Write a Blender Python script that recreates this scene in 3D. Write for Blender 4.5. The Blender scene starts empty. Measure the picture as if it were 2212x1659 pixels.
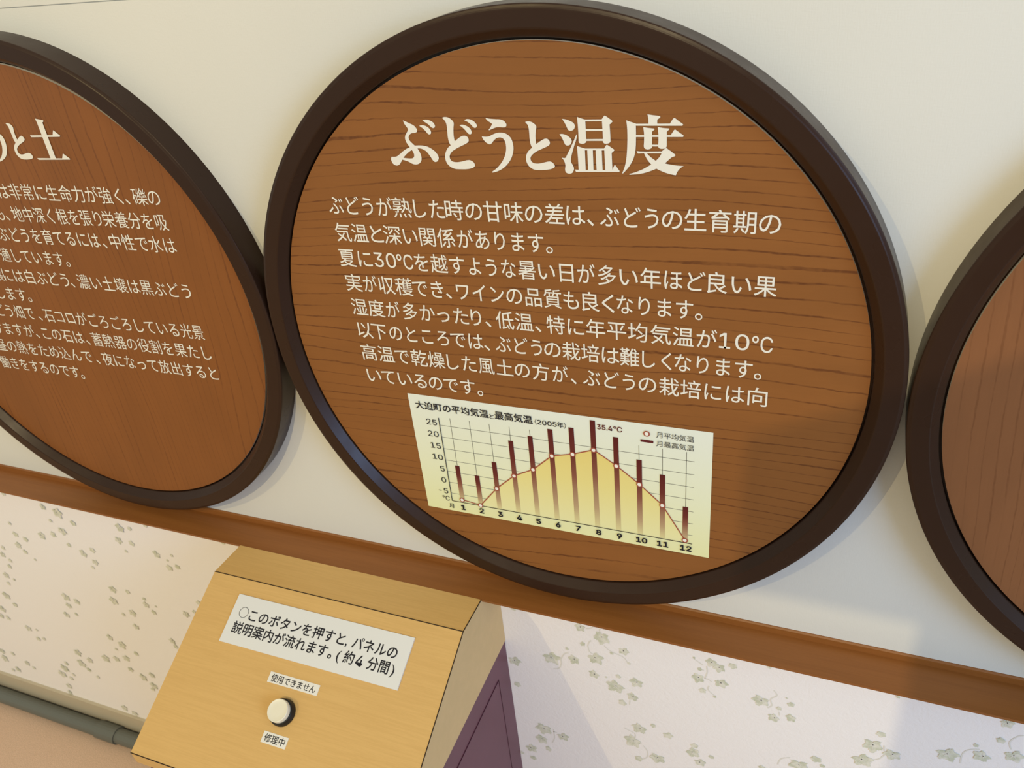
import bpy, bmesh, math, random
import numpy as np
from mathutils import Matrix, Vector
sc = bpy.context.scene
col = sc.collection
# ---------------------------------------------------------------- units
# everything is measured in u (1 u = the radius of a round board = 0.30 m); the floor lies at z = -3.51 u
S = 0.30
ZF = 3.51
def P(x, y, z): return (x * S, y * S, (z + ZF) * S)

# ---------------------------------------------------------------- camera
cam_d = bpy.data.cameras.new('camera')
cam = bpy.data.objects.new('camera', cam_d); col.objects.link(cam)
R0 = Vector((0.928055, 0.360575, -0.093275)); U0 = Vector((-0.113442, 0.512207, 0.851337)); F0 = Vector((-0.354747, 0.779506, -0.516261))   # right, up, view
C0 = Vector(P(0.881776, -2.247298, 1.363264))
m = Matrix.Identity(4)
for i in range(3):
    m[i][0] = R0[i]; m[i][1] = U0[i]; m[i][2] = -F0[i]; m[i][3] = C0[i]
cam.matrix_world = m
cam_d.sensor_width = 36.0
cam_d.lens = 1776.31 / 2212.0 * 36.0
cam_d.clip_start = 0.02
cam_d.dof.use_dof = True
cam_d.dof.focus_distance = (Vector(P(0.1, 0, 0)) - C0).dot(F0)
cam_d.dof.aperture_fstop = 14.0
sc.camera = cam

# ---------------------------------------------------------------- light and exposure
sc.view_settings.view_transform = 'Standard'
sc.view_settings.look = 'None'
sc.view_settings.gamma = 1.0
sc.view_settings.use_curve_mapping = False
sc.view_settings.exposure = 0.0
w = bpy.data.worlds.new('room_ambience'); sc.world = w; w.use_nodes = True
w.node_tree.nodes['Background'].inputs[0].default_value = (0.552, 0.570, 0.492, 1)
w.node_tree.nodes['Background'].inputs[1].default_value = 1.0

def area_lamp(name, at, target, size, power, color, shape='DISK'):
    d = bpy.data.lights.new(name, 'AREA'); d.shape = shape; d.energy = power; d.color = color
    if shape == 'RECTANGLE': d.size, d.size_y = size
    else: d.size = size
    o = bpy.data.objects.new(name, d); col.objects.link(o)
    a = Vector(P(*at)); o.location = a
    o.rotation_euler = (Vector(P(*target)) - a).to_track_quat('-Z', 'Y').to_euler()
    return o
area_lamp('ceiling_spotlight', (-4.9, -9.6, 6.8), (-0.5, 0, -0.3), 0.016, 24.8, (1.0, 0.786, 0.382))
area_lamp('ceiling_spotlight', (0.5, -9.6, 6.8), (-0.8, 0, -0.3), 0.012, 37.4, (1.0, 0.812, 0.473))
area_lamp('window_daylight', (9.0, -6.0, 3.0), (1.0, 0, -0.5), (1.5, 1.5), 69, (0.337, 0.569, 1.0), 'RECTANGLE')

# ---------------------------------------------------------------- measured lettering, chart and leaf positions (u)
D = {
'MAIN': [

(0.505,[('ぶどうが',-0.7444,-0.4995),('熟',-0.4967,-0.4275),('した',-0.4196,-0.3091),('時',-0.3064,-0.2433),('の',-0.2365,-0.1784),('甘味',-0.1736,-0.0408),('の',-0.0351,0.0224),('差',0.0293,0.0919),('は',0.0983,0.1577),('、',0.1647,0.1822),('ぶどう',0.2028,0.3784),('の',0.3879,0.4473),('生育期',0.4529,0.6516),('の',0.6588,0.7178)]),
(0.4088,[('気温',-0.7394,-0.6114),('と',-0.601,-0.5526),('深',-0.5497,-0.4834),('い',-0.4752,-0.4231),('関係',-0.4142,-0.2861),('があります',-0.2772,0.0185),('。',0.0273,0.046)]),
(0.3156,[('夏に',-0.7463,-0.6147),('30',-0.6061,-0.5209),('℃',-0.5167,-0.4553),('を越す',-0.4499,-0.2642),('ような',-0.2496,-0.0834),('暑',-0.0759,-0.0154),('い',-0.0065,0.0493),('日',0.0643,0.1102),('が',0.1233,0.1796),('多',0.1891,0.2471),('い',0.2573,0.3149),('年',0.3223,0.3854),('ほど',0.3953,0.5171),('良',0.5225,0.5804),('い',0.5922,0.649),('果',0.6566,0.7197)]),
(0.2207,[('実',-0.7416,-0.6757),('が',-0.6686,-0.6148),('収穫',-0.6069,-0.4737),('でき',-0.4728,-0.3563),('、',-0.345,-0.3292),('ワイン',-0.3073,-0.1343),('の',-0.1262,-0.0698),('品質',-0.0596,0.0647),('も',0.0711,0.1228),('良',0.1318,0.1901),('く',0.1986,0.2394),('なります',0.2463,0.4832),('。',0.4908,0.5097)]),
(0.1262,[('湿度',-0.7389,-0.603),('が',-0.595,-0.5414),('多',-0.5284,-0.4722),('か',-0.4607,-0.4034),('った',-0.3949,-0.2756),('り',-0.2666,-0.2277),('、',-0.2113,-0.1954),('低温',-0.1741,-0.0401),('、',-0.0323,-0.015),('特',0.0065,0.0697),('に',0.0795,0.1353),('年平均',0.1426,0.3426),('気温',0.3523,0.4868),('が',0.4957,0.5575),('1',0.5712,0.5906),('0',0.6118,0.6532),('℃',0.6608,0.7213)]),
(0.0332,[('以',-0.7355,-0.6713),('下',-0.6735,-0.6132),('のところ',-0.6015,-0.3634),('では',-0.3561,-0.2319),('、',-0.2267,-0.2111),('ぶどう',-0.1868,-0.0163),('の',-0.0089,0.0495),('栽培',0.0552,0.1831),('は',0.1909,0.2498),('難',0.2515,0.3153),('しく',0.3245,0.4197),('なります',0.4286,0.6674),('。',0.674,0.6934)]),
(-0.0615,[('高温',-0.7378,-0.5999),('で',-0.5955,-0.5382),('乾燥',-0.5295,-0.3928),('した',-0.3844,-0.2697),('風',-0.2616,-0.2015),('土',-0.1936,-0.1307),('の',-0.1248,-0.0687),('方',-0.0591,0.0018),('が',0.0131,0.0691),('、',0.0801,0.097),('ぶどう',0.1213,0.3),('の',0.3116,0.3703),('栽培',0.3795,0.5139),('には',0.5247,0.6482),('向',0.6584,0.7175)]),
(-0.1595,[('い',-0.7346,-0.6741),('て',-0.6709,-0.6158),('い',-0.6016,-0.5429),('る',-0.5342,-0.482),('の',-0.4734,-0.4178),('です',-0.4114,-0.2872),('。',-0.2781,-0.2584)]),],
'LEFT': [
(0.5042,[('は',-2.3229,-2.2608),('非常に生命力が強く',-2.2555,-1.6609),('、',-1.6476,-1.631),('礫',-1.6088,-1.5394),('の',-1.5353,-1.4771)]),
(0.4082,[('も',-2.3942,-2.3468),('、',-2.3381,-2.3212),('地中深く根を張り',-2.2963,-1.8097),('栄養分を吸',-1.802,-1.4795)]),
(0.3154,[('ぶどうを育てるには',-2.4311,-1.8624),('、',-1.8482,-1.8328),('中性で水は',-1.8076,-1.4758)]),(0.2191,[('適しています',-2.4749,-2.1049),('。',-2.0977,-2.0768)]),
(0.1233,[('壌',-2.5787,-2.5198),('には白ぶどう',-2.5161,-2.1259),('、',-2.1157,-2.1006),('濃い土壌は黒ぶどう',-2.0726,-1.4758)]),(0.0294,[('します',-2.6087,-2.4268),('。',-2.4219,-2.3995)]),
(-0.0609,[('どう畑で',-2.6644,-2.4289),('、',-2.4034,-2.3899),('石コロがごろごろしている',-2.3662,-1.607),('光景',-1.5959,-1.4782)]),
(-0.1568,[('けますが',-2.7406,-2.4803),('、',-2.4713,-2.4566),('この石は',-2.4281,-2.1781),('、',-2.1636,-2.1499),('蓄熱器の役割を果たし',-2.1265,-1.4746)]),
(-0.2534,[('昼の熱をため込んで',-2.776,-2.1744),('、',-2.1514,-2.1375),('夜になって放出すると',-2.1128,-1.4742)]),(-0.3505,[('働きをするのです',-2.8086,-2.2977),('。',-2.2944,-2.2716)]),],
'TITLE_MAIN': [

[[(-0.4071,0.7845),(-0.4016,0.7821),(-0.3961,0.7797),(-0.3907,0.7773),(-0.3853,0.7748),(-0.3819,0.7733),(-0.3784,0.7719),(-0.3752,0.7702),(-0.3722,0.7683),(-0.37,0.7664),(-0.3681,0.7642),(-0.3665,0.7618),(-0.365,0.7593),(-0.3644,0.7581),(-0.364,0.7567),(-0.3638,0.7552),(-0.3639,0.7538),(-0.3643,0.7525),(-0.3649,0.7511),(-0.3657,0.7499),(-0.3668,0.7489),(-0.3685,0.748),(-0.3704,0.7473),(-0.3724,0.7469),(-0.3744,0.7465),(-0.3768,0.7462),(-0.3793,0.746),(-0.3817,0.7458),(-0.3841,0.7453),(-0.386,0.7447),(-0.3878,0.7439),(-0.3896,0.7429),(-0.3911,0.7418),(-0.3927,0.7404),(-0.3942,0.7388),(-0.3954,0.7372),(-0.3963,0.7354),(-0.397,0.7333),(-0.3973,0.7312),(-0.3973,0.729),(-0.397,0.727),(-0.3962,0.7248),(-0.395,0.7229),(-0.3935,0.721),(-0.3919,0.7192),(-0.389,0.7162),(-0.386,0.7133),(-0.3828,0.7104),(-0.3796,0.7076),(-0.3767,0.7079),(-0.3739,0.7082),(-0.371,0.7083),(-0.3682,0.7084),(-0.3638,0.7085),(-0.3594,0.7085),(-0.355,0.7083),(-0.3508,0.7079),(-0.3464,0.7072),(-0.3421,0.7064),(-0.3379,0.7053),(-0.334,0.7039),(-0.3293,0.7018),(-0.3248,0.6994),(-0.3206,0.6968),(-0.3166,0.6939),(-0.3135,0.6911),(-0.3107,0.688),(-0.3082,0.6847),(-0.306,0.6813),(-0.3048,0.679),(-0.3039,0.6765),(-0.3034,0.674),(-0.3032,0.6713),(-0.3035,0.6693),(-0.3042,0.6673),(-0.3052,0.6653),(-0.3064,0.6634),(-0.3075,0.662),(-0.3088,0.6607),(-0.3102,0.6596),(-0.3119,0.6588),(-0.3137,0.6582),(-0.3155,0.6578),(-0.3174,0.6578),(-0.3191,0.6582),(-0.3208,0.6591),(-0.3223,0.6603),(-0.3235,0.6617),(-0.3247,0.6631),(-0.3264,0.6657),(-0.3279,0.6684),(-0.3294,0.6711),(-0.3309,0.6738),(-0.3333,0.6776),(-0.3358,0.6814),(-0.3383,0.6851),(-0.3412,0.6886),(-0.3434,0.6906),(-0.3459,0.6925),(-0.3485,0.6941),(-0.3512,0.6956),(-0.3537,0.6967),(-0.3563,0.6977),(-0.359,0.6984),(-0.3618,0.699),(-0.3643,0.6993),(-0.3669,0.6994),(-0.3695,0.6993),(-0.3722,0.6992),(-0.3707,0.6967),(-0.3693,0.6942),(-0.3679,0.6916),(-0.3667,0.689),(-0.3656,0.6862),(-0.3645,0.6834),(-0.3637,0.6805),(-0.363,0.6776),(-0.3628,0.6748),(-0.3627,0.6719),(-0.3629,0.669),(-0.3634,0.6661),(-0.3639,0.6638),(-0.3647,0.6616),(-0.3658,0.6594),(-0.3673,0.6573),(-0.3692,0.6553),(-0.3715,0.6535),(-0.3739,0.6519),(-0.3765,0.6507),(-0.3794,0.6496),(-0.3823,0.649),(-0.3853,0.6486),(-0.3882,0.6485),(-0.3915,0.6489),(-0.3946,0.6496),(-0.3977,0.6506),(-0.4007,0.6517),(-0.403,0.6528),(-0.4051,0.6541),(-0.4073,0.6554),(-0.4096,0.6566),(-0.4126,0.6578),(-0.4156,0.6589),(-0.4187,0.6598),(-0.4219,0.6607),(-0.4243,0.6614),(-0.4267,0.6619),(-0.4292,0.6623),(-0.4317,0.6628),(-0.4332,0.6609),(-0.4346,0.6591),(-0.4361,0.6572),(-0.4376,0.6554),(-0.4391,0.6534),(-0.4406,0.6515),(-0.4421,0.6496),(-0.444,0.6479),(-0.446,0.6466),(-0.4482,0.6455),(-0.4506,0.6446),(-0.4529,0.6441),(-0.4553,0.6439),(-0.4576,0.6441),(-0.4598,0.6446),(-0.4618,0.6454),(-0.464,0.6466),(-0.4659,0.6482),(-0.4675,0.6499),(-0.4689,0.6519),(-0.4701,0.6544),(-0.471,0.6571),(-0.4716,0.6599),(-0.4717,0.6628),(-0.4714,0.6651),(-0.4706,0.6674),(-0.4695,0.6697),(-0.4683,0.6719),(-0.4659,0.6717),(-0.4634,0.6715),(-0.461,0.6714),(-0.4585,0.6715),(-0.4561,0.6717),(-0.4537,0.6721),(-0.4514,0.6726),(-0.4491,0.6734),(-0.4462,0.6748),(-0.4434,0.6765),(-0.4407,0.6783),(-0.438,0.6801),(-0.4337,0.683),(-0.4296,0.686),(-0.4254,0.689),(-0.4211,0.6918),(-0.4181,0.6936),(-0.4149,0.6953),(-0.4118,0.6969),(-0.4086,0.6984),(-0.406,0.6996),(-0.4034,0.7006),(-0.4008,0.7016),(-0.3981,0.7026),(-0.4006,0.7059),(-0.4029,0.7092),(-0.4051,0.7127),(-0.407,0.7163),(-0.4082,0.7191),(-0.4091,0.7221),(-0.4098,0.7252),(-0.4101,0.7283),(-0.41,0.7308),(-0.4096,0.7333),(-0.4088,0.7357),(-0.4078,0.7382),(-0.4065,0.7404),(-0.4049,0.7425),(-0.4031,0.7446),(-0.4015,0.7466),(-0.3999,0.7487),(-0.3982,0.7508),(-0.3967,0.7529),(-0.3955,0.7551),(-0.3951,0.7565),(-0.3951,0.7579),(-0.3953,0.7593),(-0.3958,0.7606),(-0.3968,0.7625),(-0.3982,0.7642),(-0.3996,0.7658),(-0.4009,0.7676),(-0.4022,0.7698),(-0.4035,0.772),(-0.4047,0.7742),(-0.4056,0.7766),(-0.4062,0.7785),(-0.4066,0.7804),(-0.4069,0.7824)],[(-0.3927,0.6941),(-0.3956,0.6926),(-0.3984,0.691),(-0.4012,0.6894),(-0.404,0.6878),(-0.4069,0.6859),(-0.4097,0.6839),(-0.4125,0.6818),(-0.4152,0.6797),(-0.4182,0.6771),(-0.4212,0.6745),(-0.424,0.6718),(-0.4269,0.6691),(-0.4237,0.6687),(-0.4205,0.6684),(-0.4173,0.6681),(-0.4141,0.6678),(-0.4105,0.6676),(-0.4068,0.6673),(-0.4032,0.6672),(-0.3995,0.6674),(-0.3973,0.6676),(-0.395,0.6681),(-0.3929,0.6688),(-0.391,0.67),(-0.3896,0.6713),(-0.3885,0.673),(-0.3878,0.6747),(-0.3874,0.6765),(-0.3871,0.6789),(-0.3872,0.6813),(-0.3876,0.6836),(-0.3882,0.6858),(-0.389,0.688),(-0.3901,0.6901),(-0.3914,0.6921)]],
[[(-0.3545,0.7679),(-0.3518,0.7687),(-0.349,0.7693),(-0.3463,0.7697),(-0.3435,0.7698),(-0.3404,0.7695),(-0.3373,0.7689),(-0.3343,0.7681),(-0.3315,0.767),(-0.3287,0.7657),(-0.3261,0.764),(-0.3237,0.7622),(-0.3216,0.7602),(-0.3201,0.7582),(-0.3188,0.756),(-0.3178,0.7537),(-0.3172,0.7512),(-0.317,0.7495),(-0.3172,0.7477),(-0.3177,0.7459),(-0.3187,0.7443),(-0.3199,0.7433),(-0.3214,0.7426),(-0.323,0.7422),(-0.3246,0.7422),(-0.3261,0.7425),(-0.3274,0.7431),(-0.3286,0.744),(-0.3296,0.7449),(-0.3315,0.7471),(-0.3333,0.7494),(-0.3349,0.7517),(-0.3368,0.7539),(-0.3387,0.7559),(-0.3407,0.7578),(-0.3428,0.7597),(-0.3449,0.7615),(-0.3472,0.7632),(-0.3496,0.7648),(-0.3521,0.7664)]],
[[(-0.3409,0.7838),(-0.3377,0.7848),(-0.3345,0.7857),(-0.3314,0.7863),(-0.3282,0.7865),(-0.3247,0.7862),(-0.3213,0.7856),(-0.3179,0.7846),(-0.3147,0.7835),(-0.312,0.7823),(-0.3094,0.7809),(-0.307,0.7792),(-0.3049,0.7773),(-0.3033,0.7754),(-0.3022,0.7732),(-0.3013,0.7709),(-0.3009,0.7685),(-0.3009,0.767),(-0.3014,0.7656),(-0.3022,0.7642),(-0.3033,0.763),(-0.3045,0.7622),(-0.306,0.7617),(-0.3075,0.7615),(-0.3089,0.7616),(-0.3106,0.7619),(-0.3121,0.7626),(-0.3135,0.7634),(-0.3147,0.7643),(-0.3167,0.7661),(-0.3184,0.7681),(-0.3202,0.77),(-0.3221,0.7718),(-0.3242,0.7735),(-0.3265,0.7751),(-0.3289,0.7765),(-0.3312,0.778),(-0.3336,0.7795),(-0.336,0.7809),(-0.3384,0.7823)]],
[[(-0.2736,0.792),(-0.2712,0.7928),(-0.2687,0.7935),(-0.2662,0.7941),(-0.2638,0.7943),(-0.2607,0.7942),(-0.2576,0.7938),(-0.2547,0.7932),(-0.2519,0.7922),(-0.2492,0.7909),(-0.2467,0.7893),(-0.2444,0.7875),(-0.2422,0.7855),(-0.2405,0.7837),(-0.2389,0.7818),(-0.2377,0.7797),(-0.237,0.7774),(-0.2371,0.7741),(-0.2378,0.7707),(-0.2388,0.7672),(-0.2396,0.7638),(-0.2402,0.7601),(-0.2408,0.7563),(-0.2413,0.7526),(-0.2417,0.7488),(-0.242,0.7457),(-0.2423,0.7426),(-0.2424,0.7395),(-0.2424,0.7365),(-0.2423,0.7328),(-0.2421,0.7292),(-0.2418,0.7256),(-0.2415,0.722),(-0.2387,0.724),(-0.236,0.7259),(-0.2332,0.7278),(-0.2304,0.7297),(-0.2272,0.7317),(-0.2239,0.7338),(-0.2206,0.7357),(-0.2171,0.7373),(-0.2144,0.7382),(-0.2117,0.7389),(-0.2089,0.7392),(-0.2062,0.7392),(-0.2038,0.7387),(-0.2015,0.7379),(-0.1994,0.7368),(-0.1976,0.7354),(-0.1963,0.7336),(-0.1953,0.7316),(-0.1947,0.7294),(-0.1945,0.7272),(-0.1946,0.7254),(-0.1952,0.7236),(-0.1961,0.7218),(-0.1974,0.7203),(-0.1997,0.7184),(-0.2024,0.7168),(-0.2053,0.7153),(-0.2081,0.714),(-0.2129,0.7117),(-0.2178,0.7097),(-0.2227,0.7076),(-0.2276,0.7055),(-0.2314,0.7038),(-0.2351,0.702),(-0.2389,0.7002),(-0.2425,0.6983),(-0.2461,0.6964),(-0.2496,0.6944),(-0.253,0.6922),(-0.2561,0.6897),(-0.2586,0.6873),(-0.2608,0.6847),(-0.2627,0.6819),(-0.2642,0.679),(-0.265,0.6769),(-0.2654,0.6748),(-0.2655,0.6726),(-0.2652,0.6705),(-0.2644,0.6682),(-0.2633,0.6659),(-0.2619,0.6639),(-0.2602,0.6621),(-0.2582,0.6609),(-0.256,0.66),(-0.2537,0.6594),(-0.2512,0.659),(-0.2482,0.6587),(-0.2451,0.6586),(-0.2419,0.6587),(-0.2388,0.6589),(-0.2352,0.6593),(-0.2316,0.6599),(-0.2281,0.6606),(-0.2245,0.6613),(-0.2209,0.6622),(-0.2173,0.6631),(-0.2137,0.6641),(-0.2101,0.6648),(-0.207,0.6652),(-0.2038,0.6656),(-0.2007,0.6657),(-0.1978,0.6653),(-0.1949,0.6644),(-0.1923,0.6632),(-0.1898,0.6617),(-0.1877,0.6598),(-0.186,0.6579),(-0.1846,0.6557),(-0.1836,0.6533),(-0.1832,0.6507),(-0.1836,0.649),(-0.1845,0.6472),(-0.1859,0.6456),(-0.1874,0.6443),(-0.1899,0.6427),(-0.1925,0.6415),(-0.1952,0.6406),(-0.198,0.6398),(-0.2023,0.6389),(-0.2067,0.6382),(-0.211,0.6377),(-0.2154,0.6373),(-0.2208,0.637),(-0.2263,0.6368),(-0.2317,0.6368),(-0.2372,0.6368),(-0.2415,0.6369),(-0.2459,0.6369),(-0.2501,0.6372),(-0.2542,0.6379),(-0.2578,0.639),(-0.2612,0.6404),(-0.2645,0.6421),(-0.2675,0.6441),(-0.2703,0.6462),(-0.2729,0.6486),(-0.2751,0.6511),(-0.277,0.6539),(-0.2786,0.6571),(-0.2797,0.6604),(-0.2804,0.6639),(-0.2808,0.6674),(-0.2809,0.671),(-0.2807,0.6745),(-0.2801,0.6781),(-0.2792,0.6816),(-0.2779,0.6853),(-0.2763,0.6889),(-0.2744,0.6924),(-0.2724,0.6958),(-0.2708,0.6981),(-0.269,0.7003),(-0.267,0.7024),(-0.2649,0.7043),(-0.263,0.7059),(-0.2609,0.7072),(-0.2588,0.7085),(-0.2566,0.7097),(-0.258,0.7122),(-0.2592,0.7146),(-0.2603,0.7171),(-0.2611,0.7197),(-0.2618,0.7234),(-0.2623,0.7273),(-0.2625,0.7311),(-0.2627,0.7349),(-0.2627,0.7394),(-0.2625,0.7439),(-0.2622,0.7484),(-0.262,0.7528),(-0.2619,0.7566),(-0.2617,0.7604),(-0.2616,0.7641),(-0.2616,0.7679),(-0.2617,0.7706),(-0.262,0.7734),(-0.2624,0.7761),(-0.2631,0.7787),(-0.264,0.7807),(-0.2652,0.7826),(-0.2666,0.7844),(-0.2681,0.7862),(-0.2694,0.7877),(-0.2707,0.7892),(-0.2722,0.7906)]],
[[(-0.219,0.7696),(-0.2166,0.7704),(-0.2142,0.7711),(-0.2118,0.7715),(-0.2094,0.7716),(-0.2059,0.7712),(-0.2026,0.7704),(-0.1994,0.7693),(-0.1963,0.768),(-0.1934,0.7665),(-0.1907,0.7648),(-0.1882,0.7628),(-0.186,0.7606),(-0.1844,0.7585),(-0.1832,0.7562),(-0.1823,0.7537),(-0.1817,0.7511),(-0.1816,0.7496),(-0.1819,0.7479),(-0.1825,0.7464),(-0.1835,0.745),(-0.1847,0.7441),(-0.1861,0.7436),(-0.1876,0.7433),(-0.189,0.7433),(-0.1906,0.7437),(-0.1921,0.7444),(-0.1935,0.7453),(-0.1947,0.7463),(-0.1966,0.7484),(-0.1983,0.7506),(-0.2,0.7529),(-0.2018,0.7551),(-0.2038,0.7574),(-0.2059,0.7596),(-0.2081,0.7618),(-0.2104,0.7639),(-0.2124,0.7655),(-0.2146,0.7669),(-0.2168,0.7682)]],
[[(-0.202,0.7848),(-0.1996,0.7859),(-0.1971,0.7869),(-0.1946,0.7877),(-0.1921,0.7881),(-0.1891,0.7882),(-0.1861,0.7879),(-0.1831,0.7873),(-0.1803,0.7865),(-0.1775,0.7854),(-0.1748,0.7841),(-0.1722,0.7825),(-0.1699,0.7808),(-0.1677,0.7787),(-0.1656,0.7765),(-0.1639,0.7741),(-0.1626,0.7714),(-0.1623,0.7698),(-0.1625,0.768),(-0.1631,0.7663),(-0.1641,0.7647),(-0.1651,0.7637),(-0.1664,0.763),(-0.1678,0.7625),(-0.1693,0.7624),(-0.1709,0.7626),(-0.1724,0.7631),(-0.1737,0.7638),(-0.175,0.7647),(-0.1769,0.7665),(-0.1786,0.7686),(-0.1803,0.7707),(-0.1822,0.7727),(-0.1844,0.7747),(-0.1867,0.7766),(-0.1891,0.7784),(-0.1917,0.7801),(-0.1941,0.7814),(-0.1967,0.7826),(-0.1993,0.7837)]],
[[(-0.1318,0.7914),(-0.128,0.7906),(-0.1242,0.7899),(-0.1203,0.7892),(-0.1165,0.7887),(-0.1121,0.7883),(-0.1078,0.7881),(-0.1034,0.7879),(-0.0991,0.7876),(-0.0954,0.7875),(-0.0918,0.7874),(-0.0882,0.7872),(-0.0846,0.7867),(-0.082,0.7861),(-0.0795,0.7852),(-0.0771,0.7841),(-0.0749,0.7828),(-0.0731,0.7814),(-0.0716,0.7798),(-0.0702,0.778),(-0.0691,0.7762),(-0.0684,0.7748),(-0.0679,0.7733),(-0.0677,0.7718),(-0.0678,0.7702),(-0.0682,0.7689),(-0.0689,0.7677),(-0.0698,0.7665),(-0.0709,0.7656),(-0.0723,0.7649),(-0.0738,0.7644),(-0.0753,0.7641),(-0.0769,0.764),(-0.0802,0.764),(-0.0834,0.7642),(-0.0867,0.7645),(-0.0899,0.7646),(-0.0925,0.7646),(-0.0951,0.7646),(-0.0977,0.7645),(-0.1002,0.7642),(-0.1029,0.7636),(-0.1056,0.7627),(-0.1082,0.7618),(-0.1109,0.7608),(-0.1143,0.7595),(-0.1177,0.7582),(-0.1211,0.7568),(-0.1245,0.7554),(-0.1257,0.7574),(-0.1238,0.7594),(-0.1219,0.7614),(-0.1201,0.7634),(-0.1184,0.7655),(-0.1168,0.7676),(-0.1154,0.7697),(-0.114,0.7719),(-0.1126,0.7741),(-0.1146,0.7755),(-0.1166,0.7768),(-0.1185,0.7781),(-0.1205,0.7795),(-0.1226,0.7809),(-0.1247,0.7823),(-0.1267,0.7838),(-0.1286,0.7854),(-0.1296,0.7868),(-0.1305,0.7882),(-0.1312,0.7898)]],
[[(-0.1503,0.7377),(-0.1471,0.7373),(-0.1439,0.7368),(-0.1407,0.7366),(-0.1374,0.7365),(-0.1347,0.7366),(-0.1321,0.7368),(-0.1294,0.7372),(-0.1268,0.7379),(-0.1236,0.7391),(-0.1205,0.7405),(-0.1175,0.742),(-0.1143,0.7434),(-0.1109,0.7447),(-0.1075,0.7459),(-0.1041,0.747),(-0.1006,0.7479),(-0.0969,0.7485),(-0.0932,0.7489),(-0.0895,0.749),(-0.0858,0.7489),(-0.0821,0.7485),(-0.0784,0.7479),(-0.0749,0.747),(-0.0716,0.7456),(-0.0681,0.7436),(-0.0649,0.7413),(-0.062,0.7386),(-0.0595,0.7356),(-0.0574,0.7324),(-0.0558,0.7289),(-0.0546,0.7253),(-0.0536,0.7216),(-0.0528,0.7173),(-0.0523,0.7129),(-0.0521,0.7085),(-0.0522,0.704),(-0.0526,0.7002),(-0.0533,0.6965),(-0.0542,0.6927),(-0.0554,0.689),(-0.057,0.6848),(-0.0587,0.6806),(-0.0607,0.6764),(-0.063,0.6724),(-0.0656,0.6684),(-0.0685,0.6644),(-0.0716,0.6606),(-0.0749,0.657),(-0.0783,0.6535),(-0.0819,0.6502),(-0.0857,0.6471),(-0.0896,0.6441),(-0.0938,0.6415),(-0.0982,0.639),(-0.1026,0.6368),(-0.1072,0.6346),(-0.1102,0.6334),(-0.1133,0.6323),(-0.1165,0.6314),(-0.1197,0.6306),(-0.122,0.63),(-0.1243,0.6295),(-0.1266,0.6291),(-0.129,0.6288),(-0.1294,0.6313),(-0.1254,0.6337),(-0.1215,0.6362),(-0.1176,0.6388),(-0.1139,0.6415),(-0.1099,0.6449),(-0.106,0.6484),(-0.1024,0.6521),(-0.0988,0.6558),(-0.0955,0.6597),(-0.0923,0.6637),(-0.0894,0.6678),(-0.0867,0.672),(-0.0844,0.6761),(-0.0823,0.6802),(-0.0805,0.6844),(-0.079,0.6887),(-0.0778,0.6927),(-0.0769,0.6969),(-0.0762,0.701),(-0.0758,0.7051),(-0.0756,0.7089),(-0.0756,0.7126),(-0.0759,0.7164),(-0.0764,0.72),(-0.0771,0.7225),(-0.078,0.725),(-0.0791,0.7273),(-0.0806,0.7294),(-0.082,0.7309),(-0.0836,0.7321),(-0.0855,0.7331),(-0.0874,0.7338),(-0.0895,0.7344),(-0.0917,0.7346),(-0.0939,0.7347),(-0.0962,0.7344),(-0.0986,0.734),(-0.1009,0.7333),(-0.1032,0.7324),(-0.1054,0.7313),(-0.1076,0.73),(-0.1096,0.7284),(-0.1116,0.7268),(-0.1135,0.7251),(-0.1152,0.7233),(-0.1168,0.7213),(-0.1185,0.7194),(-0.1203,0.7176),(-0.1215,0.7165),(-0.1229,0.7155),(-0.1243,0.7148),(-0.1258,0.7144),(-0.1278,0.7144),(-0.1296,0.7147),(-0.1314,0.7153),(-0.1331,0.7161),(-0.1352,0.7172),(-0.1371,0.7185),(-0.139,0.7199),(-0.1407,0.7215),(-0.1425,0.7234),(-0.1442,0.7253),(-0.1458,0.7274),(-0.1472,0.7296),(-0.1482,0.7315),(-0.149,0.7336),(-0.1497,0.7356)]],
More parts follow.
